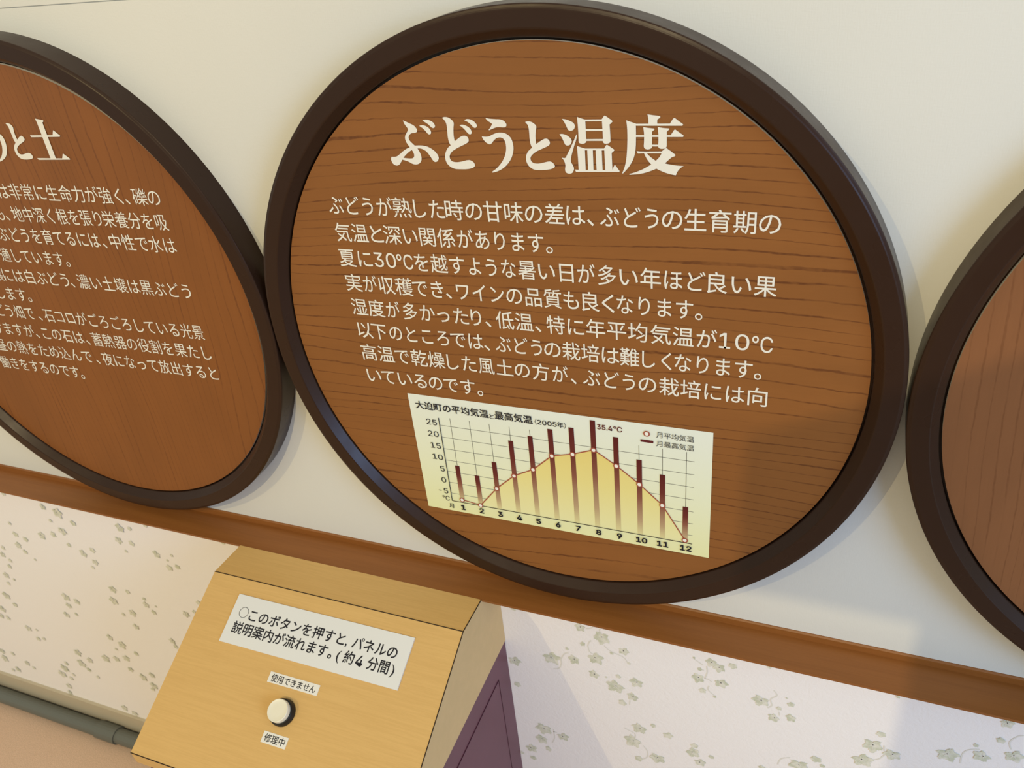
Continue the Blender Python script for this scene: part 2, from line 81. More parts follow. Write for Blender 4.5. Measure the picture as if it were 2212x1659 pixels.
[[(-0.0088,0.7795),(-0.0064,0.7803),(-0.004,0.781),(-0.0016,0.7815),(0.0009,0.7817),(0.0034,0.7815),(0.0059,0.7811),(0.0083,0.7804),(0.0106,0.7795),(0.0131,0.7783),(0.0156,0.7769),(0.0178,0.7754),(0.02,0.7736),(0.0214,0.7722),(0.0228,0.7707),(0.0238,0.769),(0.0244,0.7671),(0.0242,0.7639),(0.0235,0.7606),(0.0226,0.7573),(0.0218,0.754),(0.0212,0.7504),(0.0206,0.7468),(0.02,0.7431),(0.0196,0.7395),(0.0194,0.7362),(0.0194,0.7329),(0.0194,0.7295),(0.0195,0.7262),(0.0197,0.7238),(0.0199,0.7214),(0.0202,0.719),(0.0206,0.7166),(0.0233,0.7184),(0.026,0.7202),(0.0287,0.722),(0.0314,0.7237),(0.0343,0.7255),(0.0372,0.7273),(0.0402,0.729),(0.0433,0.7304),(0.0457,0.7313),(0.0482,0.732),(0.0508,0.7323),(0.0533,0.7322),(0.0553,0.7316),(0.0571,0.7307),(0.0586,0.7294),(0.06,0.7279),(0.0611,0.7263),(0.0619,0.7245),(0.0624,0.7226),(0.0626,0.7206),(0.0623,0.7188),(0.0618,0.7171),(0.0609,0.7154),(0.0597,0.714),(0.0572,0.7121),(0.0544,0.7105),(0.0515,0.7092),(0.0486,0.7079),(0.0446,0.706),(0.0406,0.7044),(0.0365,0.7027),(0.0324,0.701),(0.0287,0.6993),(0.0249,0.6977),(0.0212,0.696),(0.0176,0.694),(0.0143,0.6921),(0.0112,0.6899),(0.0082,0.6876),(0.0053,0.6851),(0.0034,0.6832),(0.0016,0.6812),(0.0002,0.6791),(-0.0009,0.6768),(-0.0014,0.6746),(-0.0015,0.6723),(-0.0011,0.6701),(-0.0005,0.668),(0.0004,0.6662),(0.0016,0.6645),(0.0031,0.6631),(0.0048,0.6619),(0.0067,0.6609),(0.0088,0.6601),(0.011,0.6596),(0.0132,0.6593),(0.0161,0.6591),(0.019,0.6591),(0.0219,0.6592),(0.0248,0.6595),(0.0285,0.6601),(0.0321,0.6608),(0.0358,0.6617),(0.0394,0.6625),(0.0423,0.6632),(0.0452,0.664),(0.0482,0.6648),(0.0511,0.6654),(0.0532,0.6658),(0.0554,0.6661),(0.0576,0.6662),(0.0597,0.666),(0.062,0.6653),(0.0641,0.6644),(0.0661,0.6631),(0.0679,0.6617),(0.0696,0.6598),(0.0711,0.6577),(0.0723,0.6554),(0.073,0.6529),(0.0729,0.6516),(0.0724,0.6503),(0.0716,0.6491),(0.0705,0.6481),(0.0683,0.6467),(0.0659,0.6455),(0.0634,0.6445),(0.0609,0.6438),(0.0566,0.6427),(0.0522,0.6419),(0.0479,0.6412),(0.0435,0.6407),(0.0388,0.6402),(0.0341,0.6399),(0.0293,0.6396),(0.0246,0.6396),(0.0206,0.6396),(0.0166,0.6396),(0.0126,0.6399),(0.0088,0.6406),(0.0054,0.6416),(0.0021,0.643),(-0.001,0.6446),(-0.0038,0.6466),(-0.0064,0.6489),(-0.0087,0.6516),(-0.0107,0.6544),(-0.0123,0.6574),(-0.0136,0.6605),(-0.0146,0.6637),(-0.0152,0.6671),(-0.0155,0.6704),(-0.0155,0.6735),(-0.0152,0.6766),(-0.0146,0.6797),(-0.0137,0.6828),(-0.0127,0.6854),(-0.0115,0.6881),(-0.0101,0.6906),(-0.0084,0.693),(-0.0069,0.6949),(-0.0051,0.6966),(-0.0032,0.6983),(-0.0013,0.6999),(0.0005,0.7014),(0.0024,0.7029),(0.0044,0.7043),(0.0064,0.7058),(0.0052,0.7084),(0.004,0.7112),(0.0031,0.7139),(0.0023,0.7167),(0.0016,0.7203),(0.0012,0.724),(0.0009,0.7277),(0.0007,0.7314),(0.0007,0.7354),(0.0008,0.7394),(0.001,0.7434),(0.0011,0.7473),(0.0011,0.751),(0.001,0.7546),(0.0009,0.7582),(0.0005,0.7618),(0.0001,0.7644),(-0.0004,0.7669),(-0.0011,0.7693),(-0.0021,0.7717),(-0.0035,0.7738),(-0.0051,0.7758),(-0.0069,0.7777)]],
[[(0.1037,0.7883),(0.1063,0.7881),(0.1088,0.7879),(0.1114,0.7875),(0.1138,0.787),(0.1168,0.7863),(0.1198,0.7854),(0.1227,0.7844),(0.1255,0.7833),(0.1282,0.7822),(0.1309,0.7809),(0.1335,0.7795),(0.1358,0.7777),(0.1374,0.7762),(0.1388,0.7744),(0.1399,0.7724),(0.1406,0.7703),(0.1408,0.7683),(0.1404,0.7662),(0.1398,0.7641),(0.1388,0.7622),(0.1378,0.7605),(0.1365,0.759),(0.1349,0.7576),(0.1332,0.7566),(0.1313,0.7558),(0.1293,0.7553),(0.1272,0.7552),(0.1252,0.7553),(0.1235,0.7557),(0.122,0.7563),(0.1205,0.7572),(0.1194,0.7584),(0.1182,0.7602),(0.1174,0.7623),(0.1167,0.7644),(0.1159,0.7665),(0.1146,0.7693),(0.1134,0.7722),(0.112,0.775),(0.1106,0.7777),(0.109,0.7804),(0.1073,0.7831),(0.1055,0.7857)]],
[[(0.0931,0.745),(0.0953,0.7455),(0.0975,0.7459),(0.0997,0.7461),(0.1019,0.746),(0.105,0.7455),(0.108,0.7448),(0.1109,0.7438),(0.1137,0.7426),(0.1165,0.7412),(0.1192,0.7396),(0.1217,0.7378),(0.124,0.7357),(0.1257,0.734),(0.1271,0.732),(0.1282,0.7298),(0.1289,0.7275),(0.1289,0.7254),(0.1283,0.7233),(0.1274,0.7212),(0.1264,0.7193),(0.1254,0.7178),(0.1242,0.7165),(0.1229,0.7154),(0.1214,0.7145),(0.1198,0.7138),(0.1181,0.7133),(0.1163,0.7131),(0.1146,0.7131),(0.1129,0.7134),(0.1113,0.714),(0.1099,0.7148),(0.1087,0.7159),(0.1074,0.7179),(0.1064,0.7202),(0.1055,0.7225),(0.1046,0.7248),(0.1033,0.7277),(0.102,0.7306),(0.1007,0.7334),(0.0992,0.7362),(0.0978,0.7385),(0.0963,0.7407),(0.0947,0.7429)]],
[[(0.1434,0.7443),(0.1461,0.7447),(0.1453,0.7411),(0.1444,0.7374),(0.1435,0.7338),(0.1424,0.7302),(0.1405,0.7251),(0.1385,0.72),(0.1365,0.7149),(0.1345,0.7098),(0.1327,0.7047),(0.1308,0.6995),(0.129,0.6943),(0.1273,0.6891),(0.1261,0.6853),(0.125,0.6814),(0.124,0.6775),(0.1233,0.6735),(0.1231,0.6712),(0.1231,0.6689),(0.1233,0.6666),(0.1238,0.6644),(0.1247,0.6624),(0.1259,0.6605),(0.1271,0.6586),(0.1281,0.6567),(0.1291,0.6545),(0.13,0.6522),(0.1306,0.6499),(0.131,0.6475),(0.131,0.6455),(0.1306,0.6435),(0.13,0.6415),(0.1292,0.6396),(0.1282,0.6377),(0.1271,0.6359),(0.1257,0.6342),(0.124,0.6329),(0.1223,0.632),(0.1204,0.6315),(0.1184,0.6312),(0.1164,0.6311),(0.1145,0.6311),(0.1125,0.6314),(0.1107,0.6318),(0.109,0.6325),(0.1075,0.6335),(0.1063,0.6348),(0.1053,0.6362),(0.1045,0.6377),(0.104,0.6396),(0.1038,0.6416),(0.1038,0.6436),(0.1039,0.6457),(0.1042,0.6476),(0.1047,0.6496),(0.1052,0.6516),(0.1055,0.6536),(0.1054,0.6563),(0.1051,0.6589),(0.1047,0.6615),(0.1041,0.6641),(0.1034,0.6661),(0.1026,0.6681),(0.1016,0.67),(0.1005,0.6718),(0.0993,0.6735),(0.098,0.675),(0.0966,0.6765),(0.0952,0.6779),(0.0967,0.6776),(0.0983,0.6773),(0.0999,0.6772),(0.1015,0.6771),(0.103,0.677),(0.1044,0.677),(0.1058,0.6772),(0.107,0.6778),(0.1089,0.68),(0.1104,0.6825),(0.1117,0.6851),(0.113,0.6876),(0.1153,0.6915),(0.1176,0.6954),(0.1199,0.6993),(0.1221,0.7032),(0.1248,0.708),(0.1274,0.7129),(0.13,0.7177),(0.1326,0.7225),(0.1354,0.728),(0.1381,0.7334),(0.1408,0.7389)]],
[[(0.1482,0.7938),(0.1515,0.7927),(0.1548,0.7916),(0.158,0.7905),(0.1613,0.7895),(0.1639,0.7887),(0.1665,0.788),(0.169,0.7873),(0.1716,0.7866),(0.2195,0.787),(0.2269,0.7969),(0.2294,0.7973),(0.2318,0.7958),(0.2342,0.7943),(0.2365,0.7928),(0.2388,0.7912),(0.2415,0.7893),(0.2441,0.7873),(0.2467,0.7853),(0.2493,0.7833),(0.2502,0.7809),(0.249,0.7796),(0.2478,0.7784),(0.2465,0.7772),(0.2453,0.776),(0.2444,0.7752),(0.2435,0.7744),(0.2427,0.7737),(0.2417,0.7729),(0.242,0.768),(0.2423,0.7631),(0.2425,0.7582),(0.2426,0.7533),(0.2428,0.7465),(0.2428,0.7397),(0.2428,0.7329),(0.2428,0.726),(0.242,0.7247),(0.2412,0.7235),(0.2402,0.7224),(0.239,0.7216),(0.2372,0.7207),(0.2352,0.7201),(0.2332,0.7197),(0.2312,0.7194),(0.2295,0.7193),(0.2278,0.7194),(0.2262,0.7196),(0.2247,0.7202),(0.2235,0.721),(0.2226,0.7221),(0.2217,0.7233),(0.221,0.7246),(0.2207,0.7252),(0.2205,0.7259),(0.2205,0.7267),(0.2204,0.7274),(0.1726,0.7269),(0.1723,0.7256),(0.1719,0.7244),(0.1713,0.7232),(0.1704,0.7222),(0.1691,0.7212),(0.1676,0.7204),(0.166,0.7197),(0.1643,0.7192),(0.1627,0.7189),(0.161,0.7187),(0.1593,0.7186),(0.1577,0.7187),(0.1563,0.7188),(0.155,0.7191),(0.1537,0.7196),(0.1524,0.7201),(0.1515,0.7208),(0.1507,0.7215),(0.15,0.7224),(0.1493,0.7233),(0.1494,0.7295),(0.1496,0.7356),(0.1496,0.7417),(0.1497,0.7479),(0.1497,0.7541),(0.1496,0.7604),(0.1495,0.7666),(0.1493,0.7728),(0.1491,0.7781),(0.1489,0.7833),(0.1486,0.7886)],[(0.172,0.7817),(0.2203,0.7821),(0.2208,0.7606),(0.1723,0.7604)],[(0.172,0.7548),(0.2211,0.7553),(0.221,0.7327),(0.1722,0.7319)]],
[[(0.144,0.7124),(0.1473,0.7113),(0.1506,0.7102),(0.1538,0.7091),(0.1571,0.7081),(0.1597,0.7074),(0.1622,0.7067),(0.1648,0.706),(0.1674,0.7053),(0.2235,0.706),(0.2297,0.7152),(0.2326,0.7168),(0.2351,0.7152),(0.2376,0.7136),(0.2401,0.712),(0.2425,0.7103),(0.2451,0.7087),(0.2476,0.707),(0.2502,0.7052),(0.2527,0.7035),(0.2533,0.701),(0.2523,0.7),(0.2513,0.6991),(0.2503,0.6981),(0.2493,0.6972),(0.2483,0.6964),(0.2473,0.6956),(0.2463,0.6948),(0.2453,0.694),(0.2453,0.6887),(0.2454,0.6835),(0.2454,0.6783),(0.2455,0.673),(0.2456,0.666),(0.2457,0.6589),(0.2458,0.6518),(0.2459,0.6447),(0.2465,0.6464),(0.2472,0.648),(0.2478,0.6496),(0.2485,0.6512),(0.2493,0.653),(0.2502,0.6548),(0.2511,0.6566),(0.252,0.6584),(0.2546,0.6593),(0.256,0.6574),(0.2574,0.6554),(0.2589,0.6534),(0.2603,0.6515),(0.262,0.6491),(0.2637,0.6467),(0.2655,0.6443),(0.2672,0.642),(0.2658,0.6396),(0.235,0.639),(0.1369,0.6369),(0.1335,0.6436),(0.145,0.6432),(0.145,0.6509),(0.145,0.6586),(0.145,0.6663),(0.1449,0.6739),(0.1447,0.6836),(0.1445,0.6932),(0.1443,0.7029)],[(0.1667,0.7006),(0.1738,0.7007),(0.1737,0.6434),(0.1666,0.6433)],[(0.1903,0.7009),(0.1985,0.701),(0.1991,0.644),(0.19,0.6438)],[(0.2166,0.7008),(0.224,0.7009),(0.2249,0.6443),(0.2169,0.6441)]],
[[(0.3486,0.8003),(0.3528,0.7997),(0.3569,0.7991),(0.361,0.7985),(0.3651,0.7979),(0.3691,0.7974),(0.3731,0.797),(0.377,0.7965),(0.381,0.7961),(0.3844,0.7934),(0.3834,0.7924),(0.3824,0.7914),(0.3814,0.7905),(0.3804,0.7896),(0.3792,0.7886),(0.378,0.7878),(0.3767,0.7869),(0.3755,0.786),(0.3752,0.7729),(0.3511,0.7729),(0.3512,0.7762),(0.3512,0.7795),(0.3512,0.7828),(0.351,0.786),(0.3506,0.7896),(0.35,0.7932),(0.3493,0.7968)]],
[[(0.3143,0.775),(0.4099,0.7756),(0.4185,0.7893),(0.4227,0.7907),(0.4253,0.7888),(0.4279,0.7869),(0.4304,0.7849),(0.433,0.783),(0.436,0.7809),(0.439,0.7787),(0.4419,0.7766),(0.4449,0.7744),(0.4454,0.7718),(0.4434,0.77),(0.3142,0.7698)]],
[[(0.2894,0.7845),(0.2928,0.7833),(0.2962,0.7821),(0.2997,0.781),(0.3031,0.7798),(0.307,0.7785),(0.3109,0.7772),(0.3147,0.7759),(0.3186,0.7746),(0.3161,0.7698),(0.3161,0.763),(0.3161,0.7561),(0.3161,0.7493),(0.316,0.7424),(0.3158,0.7347),(0.3156,0.727),(0.3153,0.7193),(0.3148,0.7115),(0.3143,0.7062),(0.3136,0.7009),(0.3128,0.6955),(0.3116,0.6903),(0.3103,0.6857),(0.3088,0.6812),(0.307,0.6768),(0.3049,0.6725),(0.3023,0.6675),(0.2994,0.6626),(0.2963,0.6578),(0.293,0.6532),(0.2891,0.6485),(0.285,0.6439),(0.2807,0.6395),(0.2764,0.6351),(0.2742,0.6361),(0.2762,0.6402),(0.2781,0.6444),(0.2798,0.6487),(0.2813,0.653),(0.2831,0.6587),(0.2846,0.6644),(0.2859,0.6702),(0.287,0.676),(0.2881,0.6833),(0.2888,0.6905),(0.2894,0.6978),(0.29,0.705),(0.2905,0.7128),(0.2909,0.7206),(0.2913,0.7284),(0.2915,0.7361),(0.2916,0.7432),(0.2916,0.7502),(0.2915,0.7573),(0.2912,0.7643),(0.2909,0.7694),(0.2905,0.7744),(0.29,0.7795)]],
[[(0.315,0.7439),(0.4122,0.7444),(0.4212,0.7584),(0.4242,0.7601),(0.4268,0.7582),(0.4294,0.7564),(0.432,0.7546),(0.4346,0.7527),(0.4376,0.7506),(0.4407,0.7485),(0.4437,0.7465),(0.4468,0.7444),(0.4474,0.742),(0.4456,0.74),(0.3149,0.7391)]],
[[(0.3363,0.7662),(0.3401,0.7656),(0.3439,0.7649),(0.3476,0.7644),(0.3514,0.7638),(0.3551,0.7634),(0.3588,0.763),(0.3625,0.7626),(0.3662,0.7623),(0.3681,0.7599),(0.3671,0.7591),(0.3662,0.7583),(0.3653,0.7574),(0.3644,0.7566),(0.3635,0.7559),(0.3627,0.7552),(0.3618,0.7545),(0.361,0.7538),(0.361,0.7139),(0.3607,0.7123),(0.3602,0.7108),(0.3595,0.7095),(0.3585,0.7083),(0.3568,0.7072),(0.355,0.7064),(0.353,0.7058),(0.351,0.7054),(0.3491,0.7052),(0.3472,0.7052),(0.3453,0.7055),(0.3435,0.7059),(0.3422,0.7063),(0.341,0.707),(0.3399,0.7077),(0.3391,0.7087),(0.3384,0.71),(0.338,0.7113),(0.3377,0.7128),(0.3375,0.7143),(0.3379,0.7198),(0.3383,0.7254),(0.3386,0.7309),(0.3387,0.7364),(0.3388,0.7404),(0.3387,0.7444),(0.3385,0.7483),(0.3383,0.7523),(0.3379,0.7558),(0.3374,0.7593),(0.3369,0.7627)]],
[[(0.3767,0.7667),(0.3802,0.7659),(0.3837,0.7651),(0.3872,0.7645),(0.3908,0.7639),(0.3947,0.7635),(0.3987,0.7632),(0.4027,0.763),(0.4066,0.7628),(0.4088,0.7604),(0.408,0.7597),(0.4071,0.7589),(0.4063,0.7582),(0.4054,0.7574),(0.4045,0.7565),(0.4036,0.7555),(0.4027,0.7545),(0.4018,0.7535),(0.4017,0.7162),(0.4015,0.7148),(0.4012,0.7135),(0.4008,0.7123),(0.4001,0.7113),(0.3989,0.7101),(0.3976,0.7091),(0.3961,0.7083),(0.3946,0.7078),(0.3921,0.7073),(0.3896,0.7071),(0.3871,0.7071),(0.3847,0.7074),(0.3833,0.7077),(0.382,0.7082),(0.3807,0.7089),(0.3797,0.7098),(0.3789,0.7108),(0.3784,0.712),(0.3781,0.7133),(0.3778,0.7147),(0.3782,0.7218),(0.3786,0.7288),(0.3788,0.7358),(0.3787,0.7428),(0.3785,0.7488),(0.378,0.7548),(0.3774,0.7607)]],
[[(0.3601,0.7184),(0.3787,0.7186),(0.3787,0.7137),(0.36,0.7135)]],
[[(0.3169,0.7001),(0.321,0.6997),(0.3251,0.6994),(0.3292,0.6992),(0.3333,0.6991),(0.347,0.6991),(0.3606,0.6994),(0.3742,0.6997),(0.3878,0.7),(0.397,0.7082),(0.4007,0.7094),(0.4035,0.7075),(0.4063,0.7055),(0.4091,0.7036),(0.4119,0.7016),(0.4151,0.6992),(0.4184,0.6968),(0.4216,0.6943),(0.4249,0.6919),(0.4257,0.6894),(0.4231,0.6869),(0.4145,0.6833),(0.4123,0.6814),(0.4101,0.6794),(0.408,0.6775),(0.4058,0.6755),(0.4035,0.6733),(0.4012,0.6711),(0.3989,0.6688),(0.3965,0.6666),(0.3995,0.666),(0.4024,0.6654),(0.4054,0.6648),(0.4084,0.6643),(0.413,0.6635),(0.4177,0.6628),(0.4223,0.6621),(0.427,0.6615),(0.4324,0.6611),(0.4378,0.6608),(0.4432,0.6605),(0.4486,0.6603),(0.4462,0.6588),(0.4438,0.6572),(0.4416,0.6555),(0.4394,0.6536),(0.4374,0.6516),(0.4355,0.6494),(0.4337,0.6471),(0.4321,0.6447),(0.4307,0.6421),(0.4295,0.6394),(0.4285,0.6367),(0.4275,0.6339),(0.4234,0.6344),(0.4192,0.6351),(0.4151,0.6358),(0.411,0.6367),(0.4066,0.6378),(0.4022,0.639),(0.3978,0.6404),(0.3935,0.642),(0.3882,0.6441),(0.383,0.6464),(0.3778,0.6488),(0.3727,0.6513),(0.3691,0.6496),(0.3655,0.648),(0.3618,0.6465),(0.3581,0.645),(0.3537,0.6433),(0.3493,0.6417),(0.3448,0.6402),(0.3403,0.6389),(0.3352,0.6375),(0.3301,0.6364),(0.3249,0.6354),(0.3197,0.6345),(0.3138,0.6338),(0.3078,0.6332),(0.3018,0.6327),(0.2958,0.6323),(0.2943,0.6342),(0.2991,0.6356),(0.3039,0.637),(0.3087,0.6385),(0.3134,0.6402),(0.319,0.6423),(0.3245,0.6446),(0.3299,0.647),(0.3353,0.6496),(0.3412,0.6528),(0.3469,0.6561),(0.3526,0.6596),(0.3582,0.6631),(0.356,0.6656),(0.3537,0.6681),(0.3515,0.6706),(0.3495,0.6733),(0.3478,0.6757),(0.3462,0.6781),(0.3447,0.6806),(0.3432,0.6832),(0.3419,0.686),(0.3406,0.6887),(0.3394,0.6916),(0.3383,0.6944),(0.3206,0.6933)],[(0.3459,0.6943),(0.3871,0.6948),(0.3858,0.692),(0.3843,0.6892),(0.3827,0.6864),(0.3809,0.6838),(0.3787,0.6811),(0.3763,0.6785),(0.3737,0.6761),(0.3711,0.6736),(0.3675,0.676),(0.364,0.6783),(0.3605,0.6808),(0.3571,0.6834),(0.3542,0.686),(0.3513,0.6887),(0.3486,0.6914)]],],
'TITLE_LEFT': [

[[(-2.1955,0.7418),(-2.1926,0.7414),(-2.1897,0.741),(-2.187,0.7404),(-2.1844,0.7397),(-2.1817,0.7387),(-2.1792,0.7376),(-2.177,0.7363),(-2.175,0.7347),(-2.1715,0.7313),(-2.1681,0.7277),(-2.1653,0.7239),(-2.1634,0.7197),(-2.1621,0.7146),(-2.1617,0.7093),(-2.1619,0.7037),(-2.1626,0.698),(-2.164,0.6916),(-2.166,0.685),(-2.1685,0.6784),(-2.1717,0.6717),(-2.1746,0.6665),(-2.178,0.6612),(-2.1821,0.656),(-2.1868,0.6509),(-2.1913,0.6468),(-2.1965,0.6428),(-2.2021,0.6391),(-2.208,0.6357),(-2.2144,0.6327),(-2.2211,0.6301),(-2.2279,0.6278),(-2.2349,0.6256),(-2.2408,0.6262),(-2.2395,0.6278),(-2.2382,0.6293),(-2.2367,0.6308),(-2.2351,0.6323),(-2.2305,0.6358),(-2.2257,0.6391),(-2.2209,0.6425),(-2.2166,0.646),(-2.2121,0.6504),(-2.208,0.6549),(-2.2043,0.6594),(-2.201,0.664),(-2.1979,0.6688),(-2.1953,0.6736),(-2.1931,0.6784),(-2.1912,0.6832),(-2.1899,0.6873),(-2.1889,0.6913),(-2.1881,0.6953),(-2.1876,0.6992),(-2.1873,0.7028),(-2.1872,0.7063),(-2.1873,0.7097),(-2.1878,0.713),(-2.1886,0.7163),(-2.1898,0.7194),(-2.1913,0.7224),(-2.1929,0.7253),(-2.1945,0.7276),(-2.1962,0.7297),(-2.1982,0.7318),(-2.2002,0.7339)]],
[[(-2.1201,0.7733),(-2.118,0.774),(-2.1159,0.7746),(-2.1139,0.775),(-2.112,0.7751),(-2.1087,0.7749),(-2.1057,0.7744),(-2.1029,0.7736),(-2.1004,0.7726),(-2.0978,0.7713),(-2.0956,0.7698),(-2.0937,0.7681),(-2.092,0.7663),(-2.0906,0.7646),(-2.0895,0.7627),(-2.0887,0.7607),(-2.0884,0.7586),(-2.0886,0.7562),(-2.0894,0.7537),(-2.0903,0.7512),(-2.091,0.7487),(-2.0918,0.7444),(-2.0927,0.7401),(-2.0933,0.7358),(-2.0937,0.7316),(-2.0937,0.7267),(-2.0934,0.7219),(-2.093,0.7171),(-2.0925,0.7123),(-2.0901,0.714),(-2.0878,0.7157),(-2.0853,0.7173),(-2.0828,0.7189),(-2.0797,0.7206),(-2.0766,0.7223),(-2.0734,0.7239),(-2.0701,0.7254),(-2.068,0.7262),(-2.0658,0.727),(-2.0637,0.7275),(-2.0619,0.7275),(-2.0594,0.7268),(-2.0575,0.7256),(-2.0559,0.7242),(-2.0547,0.7226),(-2.0535,0.7207),(-2.0526,0.7186),(-2.0522,0.7164),(-2.0524,0.7141),(-2.053,0.7126),(-2.0542,0.7111),(-2.0558,0.7096),(-2.0576,0.7083),(-2.0611,0.7063),(-2.0649,0.7045),(-2.0688,0.7027),(-2.0727,0.701),(-2.0766,0.6994),(-2.0806,0.6978),(-2.0846,0.6962),(-2.0885,0.6944),(-2.0923,0.6925),(-2.096,0.6906),(-2.0997,0.6885),(-2.1031,0.6863),(-2.1057,0.6844),(-2.1082,0.6825),(-2.1103,0.6804),(-2.1121,0.6782),(-2.1136,0.676),(-2.1146,0.6738),(-2.1153,0.6716),(-2.1157,0.6695),(-2.1157,0.6671),(-2.1154,0.6648),(-2.1147,0.6627),(-2.1135,0.6608),(-2.1117,0.6591),(-2.1096,0.6577),(-2.107,0.6565),(-2.1041,0.6558),(-2.1007,0.6554),(-2.0971,0.6555),(-2.0933,0.6559),(-2.0895,0.6564),(-2.0854,0.6573),(-2.0813,0.6584),(-2.0772,0.6595),(-2.0731,0.6606),(-2.0702,0.6613),(-2.0674,0.6619),(-2.0646,0.6624),(-2.0619,0.6626),(-2.0593,0.6625),(-2.0569,0.6622),(-2.0547,0.6617),(-2.0528,0.6609),(-2.0507,0.6595),(-2.0489,0.658),(-2.0475,0.6563),(-2.0463,0.6544),(-2.0453,0.6526),(-2.0446,0.6507),(-2.0443,0.6486),(-2.0446,0.6465),(-2.0454,0.645),(-2.0468,0.6436),(-2.0485,0.6423),(-2.0505,0.6413),(-2.0536,0.64),(-2.0569,0.6391),(-2.0602,0.6384),(-2.0634,0.6378),(-2.0688,0.6371),(-2.0742,0.6366),(-2.0794,0.6362),(-2.0846,0.636),(-2.0893,0.6359),(-2.0938,0.636),(-2.0983,0.6362),(-2.1025,0.6367),(-2.1064,0.6374),(-2.1101,0.6383),(-2.1135,0.6394),(-2.1165,0.6409),(-2.1197,0.6432),(-2.1225,0.6459),(-2.1248,0.6487),(-2.1267,0.6518),(-2.1283,0.6554),(-2.1295,0.6591),(-2.1301,0.663),(-2.1303,0.6671),(-2.1298,0.6708),(-2.1288,0.6747),(-2.1274,0.6785),(-2.1256,0.6824),(-2.1241,0.685),(-2.1223,0.6876),(-2.1201,0.6902),(-2.1178,0.6927),(-2.1157,0.6947),(-2.1134,0.6966),(-2.1109,0.6984),(-2.1084,0.7003),(-2.1094,0.7037),(-2.1103,0.7072),(-2.111,0.7108),(-2.1115,0.7143),(-2.1118,0.7186),(-2.1119,0.7229),(-2.1118,0.7272),(-2.1118,0.7315),(-2.1119,0.7358),(-2.112,0.7401),(-2.112,0.7443),(-2.1122,0.7486),(-2.1122,0.7518),(-2.1121,0.7551),(-2.1123,0.7583),(-2.1129,0.7613),(-2.1142,0.7645),(-2.1159,0.7675),(-2.1179,0.7705)]],
[[(-1.9555,0.7914),(-1.9176,0.7855),(-1.9161,0.7822),(-1.9254,0.7769),(-1.9267,0.6411),(-1.9544,0.6406),(-1.9538,0.7755)]],
[[(-2.0152,0.7292),(-1.8981,0.7302),(-1.8869,0.7481),(-1.8837,0.7481),(-1.8602,0.7288),(-1.8627,0.7257),(-1.866,0.7249),(-2.012,0.7225)]],
[[(-2.0246,0.6428),(-1.8932,0.6438),(-1.8818,0.6611),(-1.8784,0.6614),(-1.8534,0.6423),(-1.8558,0.6394),(-2.0203,0.6359)]],],
'CH': {'corn': [(-0.5736,-0.2228),(0.5567,-0.2183),(0.5596,-0.7688),(-0.5731,-0.768)],'axis': [(-0.4578,-0.314),(-0.4566,-0.7141),(0.499,-0.7134)],'gl': [(-0.4544,-0.3491),(-0.4531,-0.4032),(-0.453,-0.4578),(-0.4533,-0.512),(-0.4544,-0.5673),(-0.4532,-0.6216),(-0.4525,-0.6762)],'gr': [(0.4968,-0.3469),(0.4979,-0.4016),(0.4991,-0.4568),(0.5002,-0.5125),(0.5014,-0.5672),(0.5025,-0.6216),(0.5036,-0.6764)],'vt': [(-0.4092,-0.3126),(-0.3293,-0.3123),(-0.25,-0.3106),(-0.1707,-0.3107),(-0.0922,-0.31),(0.3087,-0.3111),(0.3904,-0.3109),(0.4724,-0.311)],'bars': [(-0.4095,-0.5316),(-0.3305,-0.5642),(-0.25,-0.4849),(-0.1704,-0.3724),(-0.0917,-0.3384),(-0.0124,-0.2951),(0.0675,-0.2758),(0.1474,-0.2327),(0.228,-0.2898),(0.3094,-0.372),(0.391,-0.4215),(0.4726,-0.5481)],'curve': [(-0.4107,-0.6999),(-0.3321,-0.7117),(-0.2516,-0.6106),(-0.1721,-0.5338),(-0.0918,-0.4894),(-0.0128,-0.4122),(0.0675,-0.3904),(0.1468,-0.3579),(0.2278,-0.4127),(0.3096,-0.4793),(0.3912,-0.5573),(0.4728,-0.7016)],'xl': [(-0.4106,-0.7378),(-0.33,-0.7375),(-0.2498,-0.7385),(-0.1695,-0.7384),(-0.09,-0.7382),(-0.01,-0.7368),(0.0698,-0.7367),(0.1509,-0.7373),(0.2312,-0.7379),(0.3146,-0.738),(0.3925,-0.7399),(0.4767,-0.7391)],'yl': [(-0.468,-0.3389),(-0.4688,-0.3932),(-0.4677,-0.4482),(-0.4675,-0.5022),(-0.4681,-0.558),(-0.4698,-0.6136),(-0.4694,-0.6689)],'deg': (-0.4825,-0.7071),'tsuki': (-0.4634,-0.7421),'title': [(-0.5462,-0.2691),(-0.2463,-0.2712)]},
'CT': [
('大迫町の平均気温',-0.5462,-0.2465,-0.2667),('と',-0.2436,-0.2246,-0.2744),('最高気温',-0.222,-0.0753,-0.2658),('〈2005年〉',-0.0676,0.0496,-0.2708),('35.4℃',0.163,0.2519,-0.2548),
('月平均気温',0.3704,0.4962,-0.2552),('月最高気温',0.3703,0.497,-0.2911),],
'LEG': {'c': (0.3373,-0.2563),'r0': (0.3258,-0.2565),'r1': (0.349,-0.256),'b0': (0.3156,-0.2886),'b1': (0.3597,-0.2878)},
'LEAF': [
(0.023,-1.365,0.0629),(0.116,-1.397,0.0987),(0.026,-1.469,0.0339),(-0.128,-1.606,0.0927),(-0.017,-1.581,0.0733),(0.08,-1.539,0.0853),(0.21,-1.452,0.0558),(-0.046,-1.525,0.0208),
(0.158,-1.485,0.02),(0.233,-1.523,0.0186),(0.074,-1.648,0.0594),(0.171,-1.692,0.0939),(0.265,-1.633,0.0711),(0.184,-1.625,0.0308),(0.247,-1.735,0.0659),(0.2,-1.794,0.046),
